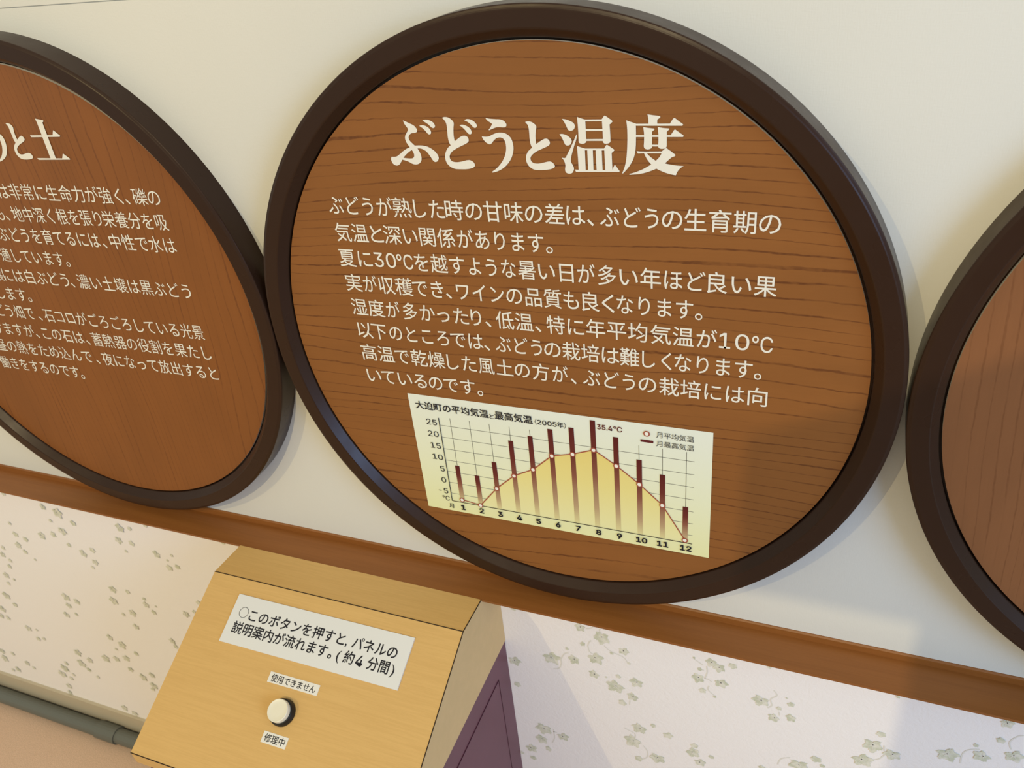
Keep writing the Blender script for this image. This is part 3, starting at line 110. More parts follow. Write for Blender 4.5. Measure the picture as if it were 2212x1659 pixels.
(0.127,-1.65,0.0139),(0.578,-1.396,0.0612),(0.609,-1.416,0.0673),(0.662,-1.389,0.0422),(0.527,-1.506,0.0727),(0.619,-1.508,0.0624),(0.531,-1.454,0.025),(0.545,-1.582,0.0385),
(0.597,-1.603,0.0192),(0.507,-1.394,0.0155),(-0.313,-1.69,0.0708),(-0.313,-1.857,0.0424),(-0.202,-2.139,0.0963),(-0.219,-2.228,0.0818),(-0.108,-2.162,0.0676),
(-0.287,-2.327,0.0715),(-0.188,-2.294,0.0454),(-0.281,-2.406,0.0384),(-0.337,-2.39,0.0257),(0.275,-1.942,0.0794),(0.336,-1.899,0.0319),(0.401,-1.939,0.0531),(0.244,-2.046,0.1037),
(0.266,-2.167,0.0492),(0.355,-2.123,0.0815),(0.511,-2.013,0.0779),(0.519,-1.964,0.0385),(0.546,-2.07,0.0571),(0.597,-2.011,0.028),(-0.281,-1.342,0.0379),(0.782,-1.554,0.0768),
(0.895,-1.537,0.0331),(0.84,-1.642,0.059),(0.904,-1.616,0.055),(0.852,-1.578,0.0244),(0.878,-1.505,0.0108),(1.235,-1.583,0.0402),(1.214,-1.658,0.0969),(1.185,-1.764,0.0907),
(1.289,-1.685,0.073),(1.468,-1.603,0.0916),(1.582,-1.567,0.0702),(1.674,-1.523,0.0788),(1.623,-1.457,0.0365),(1.622,-1.357,0.0609),(1.02,-1.837,0.0474),(0.957,-1.904,0.0906),
(1.552,-1.516,0.0241),(0.814,-1.991,0.0405),(1.048,-1.871,0.0253),(1.263,-1.352,0.0162),(0.8,-1.346,0.0233),(-3.541,-1.679,0.0499),(-3.471,-1.701,0.0497),(-3.576,-1.772,0.0699),
(-3.537,-1.82,0.0446),(-3.742,-1.836,0.0457),(-3.785,-1.9,0.0596),(-3.741,-1.943,0.0398),(-3.781,-2.002,0.0471),(-3.302,-1.628,0.0724),(-3.194,-1.597,0.0534),(-3.48,-1.87,0.0255),
(-3.095,-1.655,0.0414),(-2.999,-1.698,0.0708),(-2.909,-1.648,0.0521),(-2.935,-1.748,0.059),(-2.978,-1.804,0.0359),(-2.649,-1.51,0.0659),(-2.553,-1.513,0.0489),
(-2.627,-1.589,0.0278),(-2.393,-1.551,0.0644),(-2.337,-1.636,0.0541),(-2.274,-1.615,0.0428),(-2.282,-1.534,0.0264),(-2.331,-1.582,0.0214),(-3.869,-2.099,0.0688),
(-3.808,-2.126,0.0275),(-3.89,-2.18,0.0419),(-3.37,-2.153,0.0791),(-3.283,-2.171,0.0589),(-3.386,-2.232,0.0601),(-3.456,-2.336,0.0615),(-3.355,-2.305,0.0337),
(-2.898,-1.954,0.0668),(-2.772,-1.942,0.0419),(-2.934,-2.058,0.0806),(-2.819,-2.126,0.0743),(-2.905,-2.17,0.0378),(-2.662,-2.014,0.0598),(-2.625,-2.068,0.048),
(-2.658,-1.967,0.0297),(-2.585,-2.009,0.0178),(-2.841,-2.254,0.057),(-2.361,-2.0,0.0634),(-2.227,-1.871,0.0389),(-2.291,-1.962,0.0341),(-3.988,-2.316,0.079),(-3.952,-2.391,0.0507),
(-4.117,-2.48,0.0744),(-4.113,-2.567,0.0527),(-4.185,-2.562,0.0606),(-3.95,-2.614,0.0672),(-3.867,-2.608,0.0296),(-3.906,-2.703,0.0527),(-3.841,-2.683,0.0373),
(-3.139,-2.443,0.0672),(-3.062,-2.483,0.0872),(-3.135,-2.553,0.0273),(-3.294,-2.687,0.0849),(-3.181,-2.656,0.0627),(-3.086,-2.617,0.0686),(-2.961,-2.535,0.0468),
(-3.555,-2.72,0.0802),(-3.47,-2.768,0.0655),(-3.567,-2.837,0.0891),(-3.527,-2.887,0.0447),(-3.792,-2.958,0.0925),(-3.741,-2.897,0.0457),(-3.853,-3.039,0.0862),
(-3.731,-3.01,0.0386),(-3.778,-3.064,0.0469),(-3.857,-3.168,0.0718),(-3.892,-3.25,0.0566),(-4.453,-3.082,0.0916),(-4.426,-2.997,0.0657),(-4.313,-2.99,0.0487),(-4.205,-3.05,0.0649),
(-4.359,-3.172,0.0668),(-4.428,-3.204,0.0422),(-4.154,-3.085,0.0405),(-3.092,-2.727,0.0558),(-3.003,-2.771,0.0835),(-2.909,-2.717,0.0615),(-2.938,-2.83,0.0767),
(-2.969,-2.877,0.0423),(-3.475,-2.94,0.0373),(-3.363,-3.216,0.0767),(-3.278,-3.243,0.0611),(-2.574,-2.293,0.0619),(-2.565,-2.339,0.0436),(-1.873,-1.339,0.0339),
(-3.45,-1.35,0.0323),(-3.155,-1.38,0.0564),(-3.056,-1.399,0.0933),(-3.148,-1.483,0.0319),(-2.96,-1.458,0.0497),(-2.59,-1.407,0.0767),(-2.519,-1.396,0.035),(-2.387,-1.344,0.0341),
(-3.538,-1.592,0.0339),(-3.089,-1.545,0.0703),],
'STEM': [
[(0.119,-1.335),(0.107,-1.362),(0.117,-1.378)],[(0.067,-1.436),(0.052,-1.469),(0.058,-1.511),(0.075,-1.521)],
[(0.125,-1.449),(0.144,-1.47),(0.177,-1.483),(0.21,-1.495),(0.228,-1.525)],[(-0.122,-1.684),(-0.094,-1.67),(-0.081,-1.636),(-0.079,-1.602),(-0.06,-1.562),(-0.042,-1.552)],
[(0.048,-1.369),(0.071,-1.358),(0.088,-1.337)],[(0.559,-1.429),(0.562,-1.466),(0.553,-1.508)],[(0.553,-1.508),(0.568,-1.507),(0.582,-1.518)],
[(0.572,-1.545),(0.57,-1.573),(0.597,-1.599)],[(0.507,-1.402),(0.543,-1.427)],[(0.529,-1.463),(0.549,-1.456)],[(0.199,-1.973),(0.228,-1.984),(0.251,-1.997),(0.25,-2.034)],
[(0.288,-2.064),(0.308,-2.102),(0.305,-2.145),(0.284,-2.169)],[(0.232,-1.767),(0.229,-1.798)],[(-0.153,-2.128),(-0.152,-2.195),(-0.168,-2.241)],[(-0.136,-2.149),(-0.155,-2.148)],
[(0.826,-1.479),(0.84,-1.505),(0.818,-1.536),(0.825,-1.572),(0.809,-1.594)],[(0.854,-1.601),(0.858,-1.623)],[(1.222,-1.755),(1.247,-1.736),(1.263,-1.701)],
[(1.254,-1.649),(1.258,-1.679)],[(1.519,-1.642),(1.517,-1.589),(1.532,-1.555),(1.566,-1.537)],[(1.66,-1.496),(1.649,-1.457),(1.666,-1.42),(1.683,-1.406)],
[(0.873,-1.942),(0.885,-1.898),(0.919,-1.874)],],
}

# ---------------------------------------------------------------- helpers
def tag(o, label=None, cat=None, group=None, kind=None):
    for k, v in (('label', label), ('category', cat), ('group', group), ('kind', kind)):
        if v: o[k] = v
    return o
def empty(name, at, label, cat, group=None):
    o = bpy.data.objects.new(name, None); col.objects.link(o); o.location = P(*at); o.empty_display_size = 0.02
    return tag(o, label, cat, group)
def link(name, me, parent=None, label=None):
    o = bpy.data.objects.new(name, me); col.objects.link(o)
    if parent is not None: o.parent = parent
    if label: o['label'] = label
    return o
class MB:
    """Collects faces in u, relative to an origin, and links them as ONE mesh object."""
    def __init__(s, org=(0, 0, -ZF)): s.v = []; s.f = []; s.mi = []; s.sm = []; s.o = org
    def add(s, vs, fs, mi=0, smooth=False):
        n = len(s.v); s.v += [tuple(q) for q in vs]
        for f in fs: s.f.append([i + n for i in f]); s.mi.append(mi); s.sm.append(smooth)
    def box(s, x0, x1, y0, y1, z0, z1, mi=0):
        vs = [(x, y, z) for x in (x0, x1) for y in (y0, y1) for z in (z0, z1)]
        s.add(vs, [(0, 1, 3, 2), (4, 6, 7, 5), (0, 4, 5, 1), (2, 3, 7, 6), (0, 2, 6, 4), (1, 5, 7, 3)], mi)
    def prism(s, poly, x0, x1, mi=0, mis=None):          # polygon in (y, z) swept along x
        n = len(poly)
        vs = [(x0, a, b) for a, b in poly] + [(x1, a, b) for a, b in poly]
        for i in range(n):
            j = (i + 1) % n
            s.add([vs[i], vs[j], vs[n + j], vs[n + i]], [(0, 1, 2, 3)], mis[i] if mis else mi)
        s.add(vs[:n], [list(range(n))[::-1]], mis[n] if mis else mi); s.add(vs[n:], [list(range(n))], mis[n + 1] if mis else mi)
    def tube(s, a, b, r, mi=0, n=8):
        a = Vector(a); b = Vector(b); d = (b - a).normalized()
        e = d.orthogonal().normalized(); g = d.cross(e)
        vs = []
        for q in (a, b):
            for k in range(n):
                t = 2 * math.pi * k / n; vs.append(q + r * (math.cos(t) * e + math.sin(t) * g))
        s.add(vs, [(k, (k + 1) % n, n + (k + 1) % n, n + k) for k in range(n)] + [tuple(range(n))[::-1], tuple(range(n, 2 * n))], mi, False)
    def lathe(s, prof, c=(0, 0, 0), ex=(1, 0, 0), ez=(0, 0, 1), ey=(0, 1, 0), n=256, mi=0, smooth=True, cap=False):
        c = Vector(c); ex = Vector(ex); ey = Vector(ey); ez = Vector(ez); vs = []
        for r, y in prof:
            for k in range(n):
                t = 2 * math.pi * k / n
                vs.append(c + ex * (r * math.cos(t)) + ez * (r * math.sin(t)) + ey * y)
        fs = []
        for i in range(len(prof) - 1):
            for k in range(n):
                j = (k + 1) % n; fs.append((i * n + k, i * n + j, (i + 1) * n + j, (i + 1) * n + k))
        s.add(vs, fs, mi, smooth)
        if cap: s.add(vs[:n], [tuple(range(n))], mi, False)
    def poly(s, pts, fn, mi=0): s.add([fn(*q) for q in pts], [list(range(len(pts)))], mi)
    def mesh(s, name, mats):
        me = bpy.data.meshes.new(name)
        o = s.o
        me.from_pydata([((x - o[0]) * S, (y - o[1]) * S, (z - o[2]) * S) for x, y, z in s.v], [], s.f)
        for mt in mats: me.materials.append(mt)
        me.polygons.foreach_set('material_index', s.mi); me.polygons.foreach_set('use_smooth', s.sm)
        me.update(); return me
    def build(s, name, mats, parent=None, label=None, fix=True):
        me = s.mesh(name, mats if isinstance(mats, (list, tuple)) else [mats])
        if fix:
            b = bmesh.new(); b.from_mesh(me)
            bmesh.ops.remove_doubles(b, verts=b.verts, dist=1e-6)
            bmesh.ops.recalc_face_normals(b, faces=b.faces); b.to_mesh(me); b.free()
        return link(name, me, parent, label)

_fc = bpy.data.curves.new('lettering_source', 'FONT'); _fc.resolution_u = 3
_fo = bpy.data.objects.new('lettering_source', _fc); col.objects.link(_fo)
_bf = _fc.font
try:                                                  # Blender's own bundled interface font, for the grotesque numerals
    import os
    _nf = bpy.data.fonts.load(os.path.join(bpy.utils.system_resource('DATAFILES'), 'fonts', 'Inter.woff2'))
except Exception:
    _nf = _bf
_cache = {}
def glyphs(t, bold=0.0):
    """outline of a string, filled, in em units"""
    if (t, bold) not in _cache:
        _fc.font = _nf if all(c in '0123456789.-' for c in t) else _bf
        _fc.body = t
        dg = bpy.context.evaluated_depsgraph_get(); dg.update()
        me = _fo.evaluated_get(dg).to_mesh()
        vs = np.array([v.co[:2] for v in me.vertices]).reshape(-1, 2); fs = [list(f.vertices) for f in me.polygons]
        _fo.evaluated_get(dg).to_mesh_clear()
        if bold:                                      # heavier weight: the same outline struck at small offsets
            n = len(vs); V = []; F = []
            for k in range(6):
                a = math.pi * 2 * (k + 0.25) / 6
                V.append(np.c_[vs + np.array([math.cos(a), math.sin(a)]) * bold, np.full(n, k)]); F += [[i + n * k for i in f] for f in fs]
            vs = np.vstack(V); fs = F
        else: vs = np.c_[vs, np.zeros(len(vs))]
        _cache[(t, bold)] = (vs, fs)
    return _cache[(t, bold)]
def struck(vs, pts):                                   # each strike lies a hair in front of the one before
    return [(p[0], p[1] - 0.00005 * k, p[2]) for p, k in zip(pts, vs[:, 2])]
def put_text(mb, t, x0, x1, zc, size, fn, bold=0.0, mi=0):
    """sets a string so that its ink runs from x0 to x1; zc is the middle of the em box"""
    vs, fs = glyphs(t, bold)
    a, b = vs[:, 0].min(), vs[:, 0].max()
    if t in '、。,':
        k = size; x = (x0 + x1) / 2 + (vs[:, 0] - (a + b) / 2) * k
    elif t == '1':
        k = size * 1.45; x = (x0 + x1) / 2 + (vs[:, 0] - (a + b) / 2) * k
    else:
        k = (x1 - x0) / (b - a); x = x0 + (vs[:, 0] - a) * k
    num = _nf is not _bf and t[0] in '0123456789'
    z = zc + ((vs[:, 1] - 0.255) * size * 1.42 if num else (vs[:, 1] - 0.38) * size)
    mb.add(struck(vs, [fn(p, q) for p, q in zip(x, z)]), fs, mi)
def put_centred(mb, t, xc, zc, h, fn, bold=0.0, kx=1.0, right=False, mi=0):
    vs, fs = glyphs(t, bold)
    a, b = vs[:, 0].min(), vs[:, 0].max(); c, d = vs[:, 1].min(), vs[:, 1].max()
    k = h / (d - c)
    x = xc + (vs[:, 0] - (b if right else (a + b) / 2)) * k * kx; z = zc + (vs[:, 1] - (c + d) / 2) * k
    mb.add(struck(vs, [fn(p, q) for p, q in zip(x, z)]), fs, mi)
def fill_loops(mb, loops, fn0, mi=0, lift=[0]):
    """a flat letter with holes, from its outlines"""
    lift[0] += 1; dl = 0.00004 * (lift[0] % 30)
    fn = lambda x, z: (lambda p: (p[0], p[1] - dl, p[2]))(fn0(x, z))
    b = bmesh.new()
    for lp in loops:
        vs = [b.verts.new((x, z, 0)) for x, z in lp]
        for i in range(len(vs)): b.edges.new((vs[i], vs[(i + 1) % len(vs)]))
    bmesh.ops.triangle_fill(b, use_beauty=True, use_dissolve=False, edges=b.edges[:])
    b.verts.index_update()
    mb.add([fn(v.co.x, v.co.y) for v in b.verts], [[v.index for v in f.verts] for f in b.faces], mi); b.free()

# ---------------------------------------------------------------- materials
def mat(name, c, rough=0.5, spec=0.5):
    mt = bpy.data.materials.new(name); mt.use_nodes = True
    b = mt.node_tree.nodes['Principled BSDF']
    b.inputs['Base Color'].default_value = (*c, 1); b.inputs['Roughness'].default_value = rough
    b.inputs['Specular IOR Level'].default_value = spec
    return mt
class NT:
    def __init__(s, mt): s.t = mt.node_tree; s.b = s.t.nodes['Principled BSDF']
    def n(s, ty, **k):
        q = s.t.nodes.new(ty)
        for a, v in k.items(): setattr(q, a, v)
        return q
    def l(s, a, b): s.t.links.new(a, b)
    def math(s, op, a, b=None, c=None, clamp=False):
        q = s.n('ShaderNodeMath', operation=op, use_clamp=clamp)
        for i, v in enumerate((a, b, c)):
            if v is None: continue
            if isinstance(v, (int, float)): q.inputs[i].default_value = v
            else: s.l(v, q.inputs[i])
        return q.outputs[0]
    def noise(s, vec, scale, detail=2.0, rough=0.5, dist=0.0):
        q = s.n('ShaderNodeTexNoise'); q.inputs['Scale'].default_value = scale; q.inputs['Detail'].default_value = detail
        q.inputs['Roughness'].default_value = rough; q.inputs['Distortion'].default_value = dist
        if vec is not None: s.l(vec, q.inputs['Vector'])
        return q.outputs['Fac']
    def coords(s, which='Object', scale=(1, 1, 1), loc=(0, 0, 0)):
        tc = s.n('ShaderNodeTexCoord'); mp = s.n('ShaderNodeMapping')
        mp.inputs['Scale'].default_value = scale; mp.inputs['Location'].default_value = loc
        s.l(tc.outputs[which], mp.inputs['Vector']); return mp.outputs['Vector']
    def mix(s, f, a, b):
        q = s.n('ShaderNodeMix', data_type='RGBA')
        if isinstance(f, (int, float)): q.inputs[0].default_value = f
        else: s.l(f, q.inputs[0])
        for i, v in ((6, a), (7, b)):
            if isinstance(v, tuple): q.inputs[i].default_value = (*v, 1)
            else: s.l(v, q.inputs[i])
        return q.outputs[2]
    def smooth(s, v, lo, hi, a=0.0, b=1.0):
        q = s.n('ShaderNodeMapRange', interpolation_type='SMOOTHSTEP')
        s.l(v, q.inputs[0])
        for i, x in zip((1, 2, 3, 4), (lo, hi, a, b)): q.inputs[i].default_value = x
        return q.outputs[0]
    def ramp(s, v, stops):
        q = s.n('ShaderNodeValToRGB'); e = q.color_ramp.elements
        while len(e) < len(stops): e.new(0.5)
        for i, (p, c) in enumerate(stops): e[i].position = p; e[i].color = (*c, 1)
        s.l(v, q.inputs[0]); return q.outputs[0]
    def bump(s, h, strength, dist):
        q = s.n('ShaderNodeBump'); q.inputs['Strength'].default_value = strength; q.inputs['Distance'].default_value = dist
        s.l(h, q.inputs['Height']); s.l(q.outputs[0], s.b.inputs['Normal'])

def grain_board(name, base, dark, vertical, seed, lines, strength):
    """printed wood grain: thin irregular growth lines, some closing into long loops"""
    mt = mat(name, base, 0.42, 0.35); t = NT(mt); k = 1 / S
    tc = t.n('ShaderNodeTexCoord'); sp = t.n('ShaderNodeSeparateXYZ'); t.l(tc.outputs['Object'], sp.inputs[0])
    along, across = (sp.outputs['Z'], sp.outputs['X']) if vertical else (sp.outputs['X'], sp.outputs['Z'])
    al = t.math('MULTIPLY', along, k); ac = t.math('MULTIPLY', across, k)
    def vec(sa, sb, off):
        q = t.n('ShaderNodeCombineXYZ')
        t.l(t.math('MULTIPLY', al, sa), q.inputs[0]); t.l(t.math('MULTIPLY', ac, sb), q.inputs[1]); q.inputs[2].default_value = off
        return q.outputs[0]
    big = t.noise(vec(0.28, 1.3, seed), 1.0, 1.0, 0.4)
    mid = t.noise(vec(0.75, 3.2, seed + 3), 1.0, 1.0, 0.4)
    fine = t.noise(vec(16, 22, seed + 7), 1.0, 2.0, 0.6)
    r = t.math('MULTIPLY', ac, lines)
    r = t.math('ADD', r, t.math('MULTIPLY', big, lines * 0.42))
    r = t.math('ADD', r, t.math('MULTIPLY', mid, lines * 0.12))
    r = t.math('ADD', r, t.math('MULTIPLY', fine, 0.22))
    fr = t.math('FRACT', r)
    d = t.math('ABSOLUTE', t.math('SUBTRACT', fr, 0.5))
    wd = t.smooth(t.noise(vec(1.1, 9, seed + 11), 1.0, 3.0, 0.6), 0.45, 0.75, 0.012, 0.12)
    edge = t.math('SUBTRACT', d, wd)
    line = t.smooth(edge, -0.02, 0.055, 1.0, 0.0)
    vis = t.smooth(t.noise(vec(2.2, 16, seed + 17), 1.0, 2.0, 0.5), 0.36, 0.52, 0.25, 1.0)
    speck = t.smooth(t.noise(vec(40, 60, seed + 23), 1.0, 1.0, 0.5), 0.30, 0.62, 0.55, 1.0)
    f = t.math('MULTIPLY', t.math('MULTIPLY', line, vis), t.math('MULTIPLY', speck, strength))
    tone = t.noise(vec(1.2, 5, seed + 31), 1.0, 3.0, 0.6)
    fibre = t.noise(vec(10, 150, seed + 37), 1.0, 2.0, 0.6)
    c = t.mix(t.smooth(tone, 0.3, 0.7), tuple(x * 0.93 for x in base), tuple(x * 1.06 for x in base))
    c = t.mix(t.smooth(fibre, 0.35, 0.65, 0.0, 0.12), c, tuple(x * 0.8 for x in base))
    c = t.mix(f, c, dark)
    t.l(c, t.b.inputs['Base Color'])
    return mt
def streaked(name, c0, c1, stretch, rough=0.45, spec=0.4, seed=0.0):
    mt = mat(name, c0, rough, spec); t = NT(mt)
    v = t.coords('Object', stretch, (seed, seed, 0))
    n1 = t.noise(v, 1.0, 4.0, 0.62); n2 = t.noise(v, 7.0, 2.0, 0.6)
    f = t.math('ADD', t.math('MULTIPLY', n1, 0.65), t.math('MULTIPLY', n2, 0.35))
    t.l(t.mix(t.smooth(f, 0.36, 0.64), c0, c1), t.b.inputs['Base Color'])
    return mt

M = {}
M['board_main'] = grain_board('reddish_wood_print', (0.255, 0.096, 0.022), (0.128, 0.040, 0.009), False, 2.0, 25.0, 1.0)
M['board_left'] = grain_board('reddish_wood_print_upright', (0.238, 0.080, 0.016), (0.140, 0.042, 0.009), True, 9.0, 30.0, 0.75)
M['board_right'] = grain_board('reddish_wood_print_upright_wide', (0.245, 0.099, 0.036), (0.16, 0.058, 0.018), True, 5.0, 28.0, 0.62)
M['board_edge'] = mat('white_board_core', (0.78, 0.74, 0.66), 0.6)
M['frame'] = mat('dark_brown_lacquer', (0.031, 0.0135, 0.007), 0.22, 0.22)
t = NT(M['frame']); t.bump(t.noise(t.coords('Object', (1, 1, 1)), 900, 2.0, 0.5), 0.05, 0.0004)
t.l(t.smooth(t.noise(t.coords('Object', (1, 1, 1)), 18, 3.0, 0.6), 0.3, 0.7, 0.26, 0.36), t.b.inputs['Roughness'])
M['groove'] = mat('dark_recess', (0.006, 0.004, 0.003), 0.8, 0.1)
M['letter_white'] = mat('white_print', (0.80, 0.77, 0.68), 0.5, 0.3)
M['ink'] = mat('black_print', (0.012, 0.011, 0.018), 0.5, 0.3)
M['ink_grey'] = mat('grey_line_print', (0.23, 0.23, 0.19), 0.5, 0.3)
M['ink_red'] = mat('dark_red_print', (0.11, 0.012, 0.014), 0.5, 0.3)
M['curve'] = mat('brick_red_print', (0.36, 0.085, 0.05), 0.5, 0.3)
M['marker'] = mat('white_marker_print', (0.85, 0.82, 0.75), 0.5, 0.3)
M['card'] = mat('pale_green_print', (0.75, 0.78, 0.62), 0.45, 0.3)
t = NT(M['card']); sp = t.n('ShaderNodeSeparateXYZ'); t.l(t.coords('Generated'), sp.inputs[0])
t.l(t.ramp(sp.outputs['Z'], [(0.0, (0.78, 0.79, 0.43)), (0.45, (0.78, 0.81, 0.58)), (1.0, (0.77, 0.81, 0.72))]), t.b.inputs['Base Color'])
M['area'] = mat('yellow_print', (0.72, 0.60, 0.2), 0.45, 0.3)
t = NT(M['area']); sp = t.n('ShaderNodeSeparateXYZ'); t.l(t.coords('Generated'), sp.inputs[0])
t.l(t.ramp(sp.outputs['Z'], [(0.0, (0.80, 0.78, 0.42)), (0.55, (0.79, 0.70, 0.27)), (1.0, (0.77, 0.63, 0.20))]), t.b.inputs['Base Color'])
M['bar'] = mat('fading_red_print', (0.11, 0.012, 0.012), 0.45, 0.3)
t = NT(M['bar']); sp = t.n('ShaderNodeSeparateXYZ'); t.l(t.coords('Generated'), sp.inputs[0])
t.l(t.ramp(sp.outputs['Z'], [(0.0, (0.70, 0.64, 0.32)), (0.18, (0.48, 0.34, 0.19)), (0.5, (0.25, 0.09, 0.055)), (0.72, (0.14, 0.024, 0.018)), (1.0, (0.095, 0.009, 0.010))]), t.b.inputs['Base Color'])
M['wall'] = mat('cream_woven_wall', (0.70, 0.68, 0.615), 0.8, 0.2)
t = NT(M['wall']); v = t.coords('Object', (1, 1, 1))
h = t.math('ADD', t.noise(t.coords('Object', (900, 900, 160)), 1.0, 1.0), t.noise(t.coords('Object', (160, 900, 900)), 1.0, 1.0))
t.bump(h, 0.12, 0.0006)
t.l(t.mix(t.smooth(t.noise(v, 3.0, 3.0), 0.3, 0.7), (0.69, 0.675, 0.61), (0.715, 0.70, 0.635)), t.b.inputs['Base Color'])
M['paper'] = mat('embossed_wallpaper', (0.90, 0.87, 0.86), 0.75, 0.25)
t = NT(M['paper']); v = t.coords('Object', (1, 1, 1))
h = t.math('ADD', t.math('MULTIPLY', t.noise(v, 130, 4.0, 0.65, 1.5), 1.0), t.math('MULTIPLY', t.noise(v, 45, 3.0, 0.6, 2.5), 0.9))
t.bump(h, 0.22, 0.0018)
M['leaf'] = mat('pale_leaf_print', (0.55, 0.57, 0.39), 0.75, 0.25)
t = NT(M['leaf']); v = t.coords('Object', (1, 1, 1))
t.l(t.mix(t.smooth(t.noise(v, 95, 3.0, 0.6), 0.36, 0.66), (0.58, 0.60, 0.46), (0.78, 0.765, 0.66)), t.b.inputs['Base Color'])
t.bump(t.noise(v, 130, 4.0, 0.65, 1.5), 0.25, 0.0020)
M['stem'] = mat('faint_stem_print', (0.76, 0.74, 0.68), 0.75, 0.25)
M['ledge'] = streaked('stained_wood', (0.245, 0.085, 0.016), (0.28, 0.100, 0.021), (4, 90, 90), 0.42, 0.4)
M['console'] = streaked('light_beech', (0.62, 0.375, 0.125), (0.67, 0.415, 0.145), (14, 330, 330), 0.45, 0.35, 3.0)
M['console_side_shading'] = streaked('light_beech_side_shading', (0.66, 0.45, 0.20), (0.70, 0.475, 0.215), (8, 12, 12), 0.5, 0.3, 7.0)  # same beech, less saturated: the cool shading of the side put into its colour
M['seam'] = mat('dark_edge_seam', (0.035, 0.02, 0.01), 0.6, 0.2)
M['purple'] = mat('plum_laminate', (0.2, 0.075, 0.115), 0.4, 0.4)
t = NT(M['purple']); t.l(t.mix(t.smooth(t.noise(t.coords('Object'), 9, 3.0), 0.3, 0.7), (0.128, 0.034, 0.054), (0.145, 0.039, 0.061)), t.b.inputs['Base Color'])
M['purple_line'] = mat('plum_seam', (0.045, 0.006, 0.018), 0.5, 0.3)
M['grey_trim'] = mat('grey_edge_strip', (0.16, 0.17, 0.2), 0.5, 0.4)
M['sign'] = mat('white_acrylic', (0.74, 0.73, 0.70), 0.28, 0.5)
M['tape'] = mat('white_label_tape', (0.78, 0.75, 0.68), 0.5, 0.3)
M['cap'] = mat('ivory_plastic', (0.80, 0.74, 0.58), 0.28, 0.5)
M['collar'] = mat('black_plastic', (0.008, 0.008, 0.009), 0.35, 0.4)
M['carpet'] = mat('pinkish_carpet', (0.50, 0.31, 0.21), 0.95, 0.1)
t = NT(M['carpet']); t.l(t.mix(t.smooth(t.noise(t.coords('Object'), 420, 3.0, 0.7), 0.3, 0.7), (0.62, 0.43, 0.30), (0.78, 0.54, 0.38)), t.b.inputs['Base Color'])
t.bump(t.noise(t.coords('Object'), 700, 2.0), 0.5, 0.004)
M['base'] = mat('beige_baseboard_paint', (0.52, 0.45, 0.33), 0.6, 0.3)
M['conduit'] = mat('grey_conduit_plastic', (0.13, 0.135, 0.115), 0.5, 0.4)
M['plaster'] = mat('blocker_plaster', (0.55, 0.53, 0.48), 0.85, 0.2)

# ---------------------------------------------------------------- the setting
WY = 0.07                                             # the wall's face
b = MB(); b.box(-14, 9, WY, 0.5, -1.20, 1.158); b.box(-14, 9, WY, 0.5, 1.1615, 7.5); b.box(-14, 9, WY + 0.006, 0.4, 1.15, 1.17)
tag(b.build('wall_back', M['wall'], fix=False), kind='structure')

rnd = random.Random(4)
def leaf_outline(r, ang, full=True):
    """a grape leaf: five pointed lobes, toothed edge, notch at the stalk"""
    pts = []
    N = 44
    lob = [(0, 1.0), (62, 0.93), (-62, 0.93), (122, 0.74), (-122, 0.74)]
    for k in range(N):
        a = -180 + 360 * k / N
        rr = 0.30
        for la, lr in lob:
            dd = abs((a - la + 180) % 360 - 180)
            rr = max(rr, lr * (1 - (dd / 40.0) ** 0.85 * 0.46) if dd < 62 else 0)
        if abs(abs(a) - 180) < 14: rr = 0.26
        rr *= 1 + (0.055 if k % 2 else -0.045) + rnd.uniform(-0.05, 0.05)
        if not full: rr = rr * 0.75 + 0.2
        t = math.radians(a) + ang
        pts.append((r * rr * math.sin(t) * rnd.uniform(0.97, 1.03), -r * rr * math.cos(t)))
    return pts
b = MB(); b.box(-14, 9, WY, 0.5, -3.51, -1.20)
for i, (x, z, d) in enumerate(D['LEAF']):
    if z > -1.20: continue
    a = rnd.uniform(-1.0, 1.0); r = d * 0.56
    o = leaf_outline(r, a, d > 0.05)
    sx = rnd.uniform(0.8, 1.05)
    yy = WY - 0.0012 - 0.00002 * i
    b.add([(x, yy, z)] + [(x + p * sx, yy, z + q) for p, q in o], [(0, 1 + k, 1 + (k + 1) % len(o)) for k in range(len(o))], 1)
    if d > 0.055:                                     # veins from the stalk to each lobe
        for la, lr in ((0, .8), (62, .7), (-62, .7), (122, .5), (-122, .5)):
            t = math.radians(la) + a; ex, ez = math.sin(t) * sx, -math.cos(t); px, pz = -ez, ex
            wv = 0.0022; sx0 = x - 0 * ex
            b.add([(x - px * wv, yy - .0006, z - pz * wv), (x + px * wv, yy - .0006, z + pz * wv), (x + ex * r * lr, yy - .0006, z + ez * r * lr)], [(0, 1, 2)], 2)
for ln in D['STEM']:
    pts = [np.array(p) for p in ln]
    cur = []
    for i in range(len(pts) - 1):
        p0 = pts[max(i - 1, 0)]; p1 = pts[i]; p2 = pts[i + 1]; p3 = pts[min(i + 2, len(pts) - 1)]
        for k in range(6):
            t = k / 6.0
            cur.append(0.5 * (2 * p1 + (p2 - p0) * t + (2 * p0 - 5 * p1 + 4 * p2 - p3) * t * t + (3 * p1 - p0 - 3 * p2 + p3) * t ** 3))
    cur.append(pts[-1])
    vs = []
    for i, q in enumerate(cur):
        d = cur[min(i + 1, len(cur) - 1)] - cur[max(i - 1, 0)]; d = d / (np.linalg.norm(d) + 1e-9)
        nn = np.array([-d[1], d[0]]) * 0.0026
        vs += [(q[0] + nn[0], WY - 0.0009, q[1] + nn[1]), (q[0] - nn[0], WY - 0.0009, q[1] - nn[1])]
    b.add(vs, [(2 * i, 2 * i + 1, 2 * i + 3, 2 * i + 2) for i in range(len(cur) - 1)], 2)
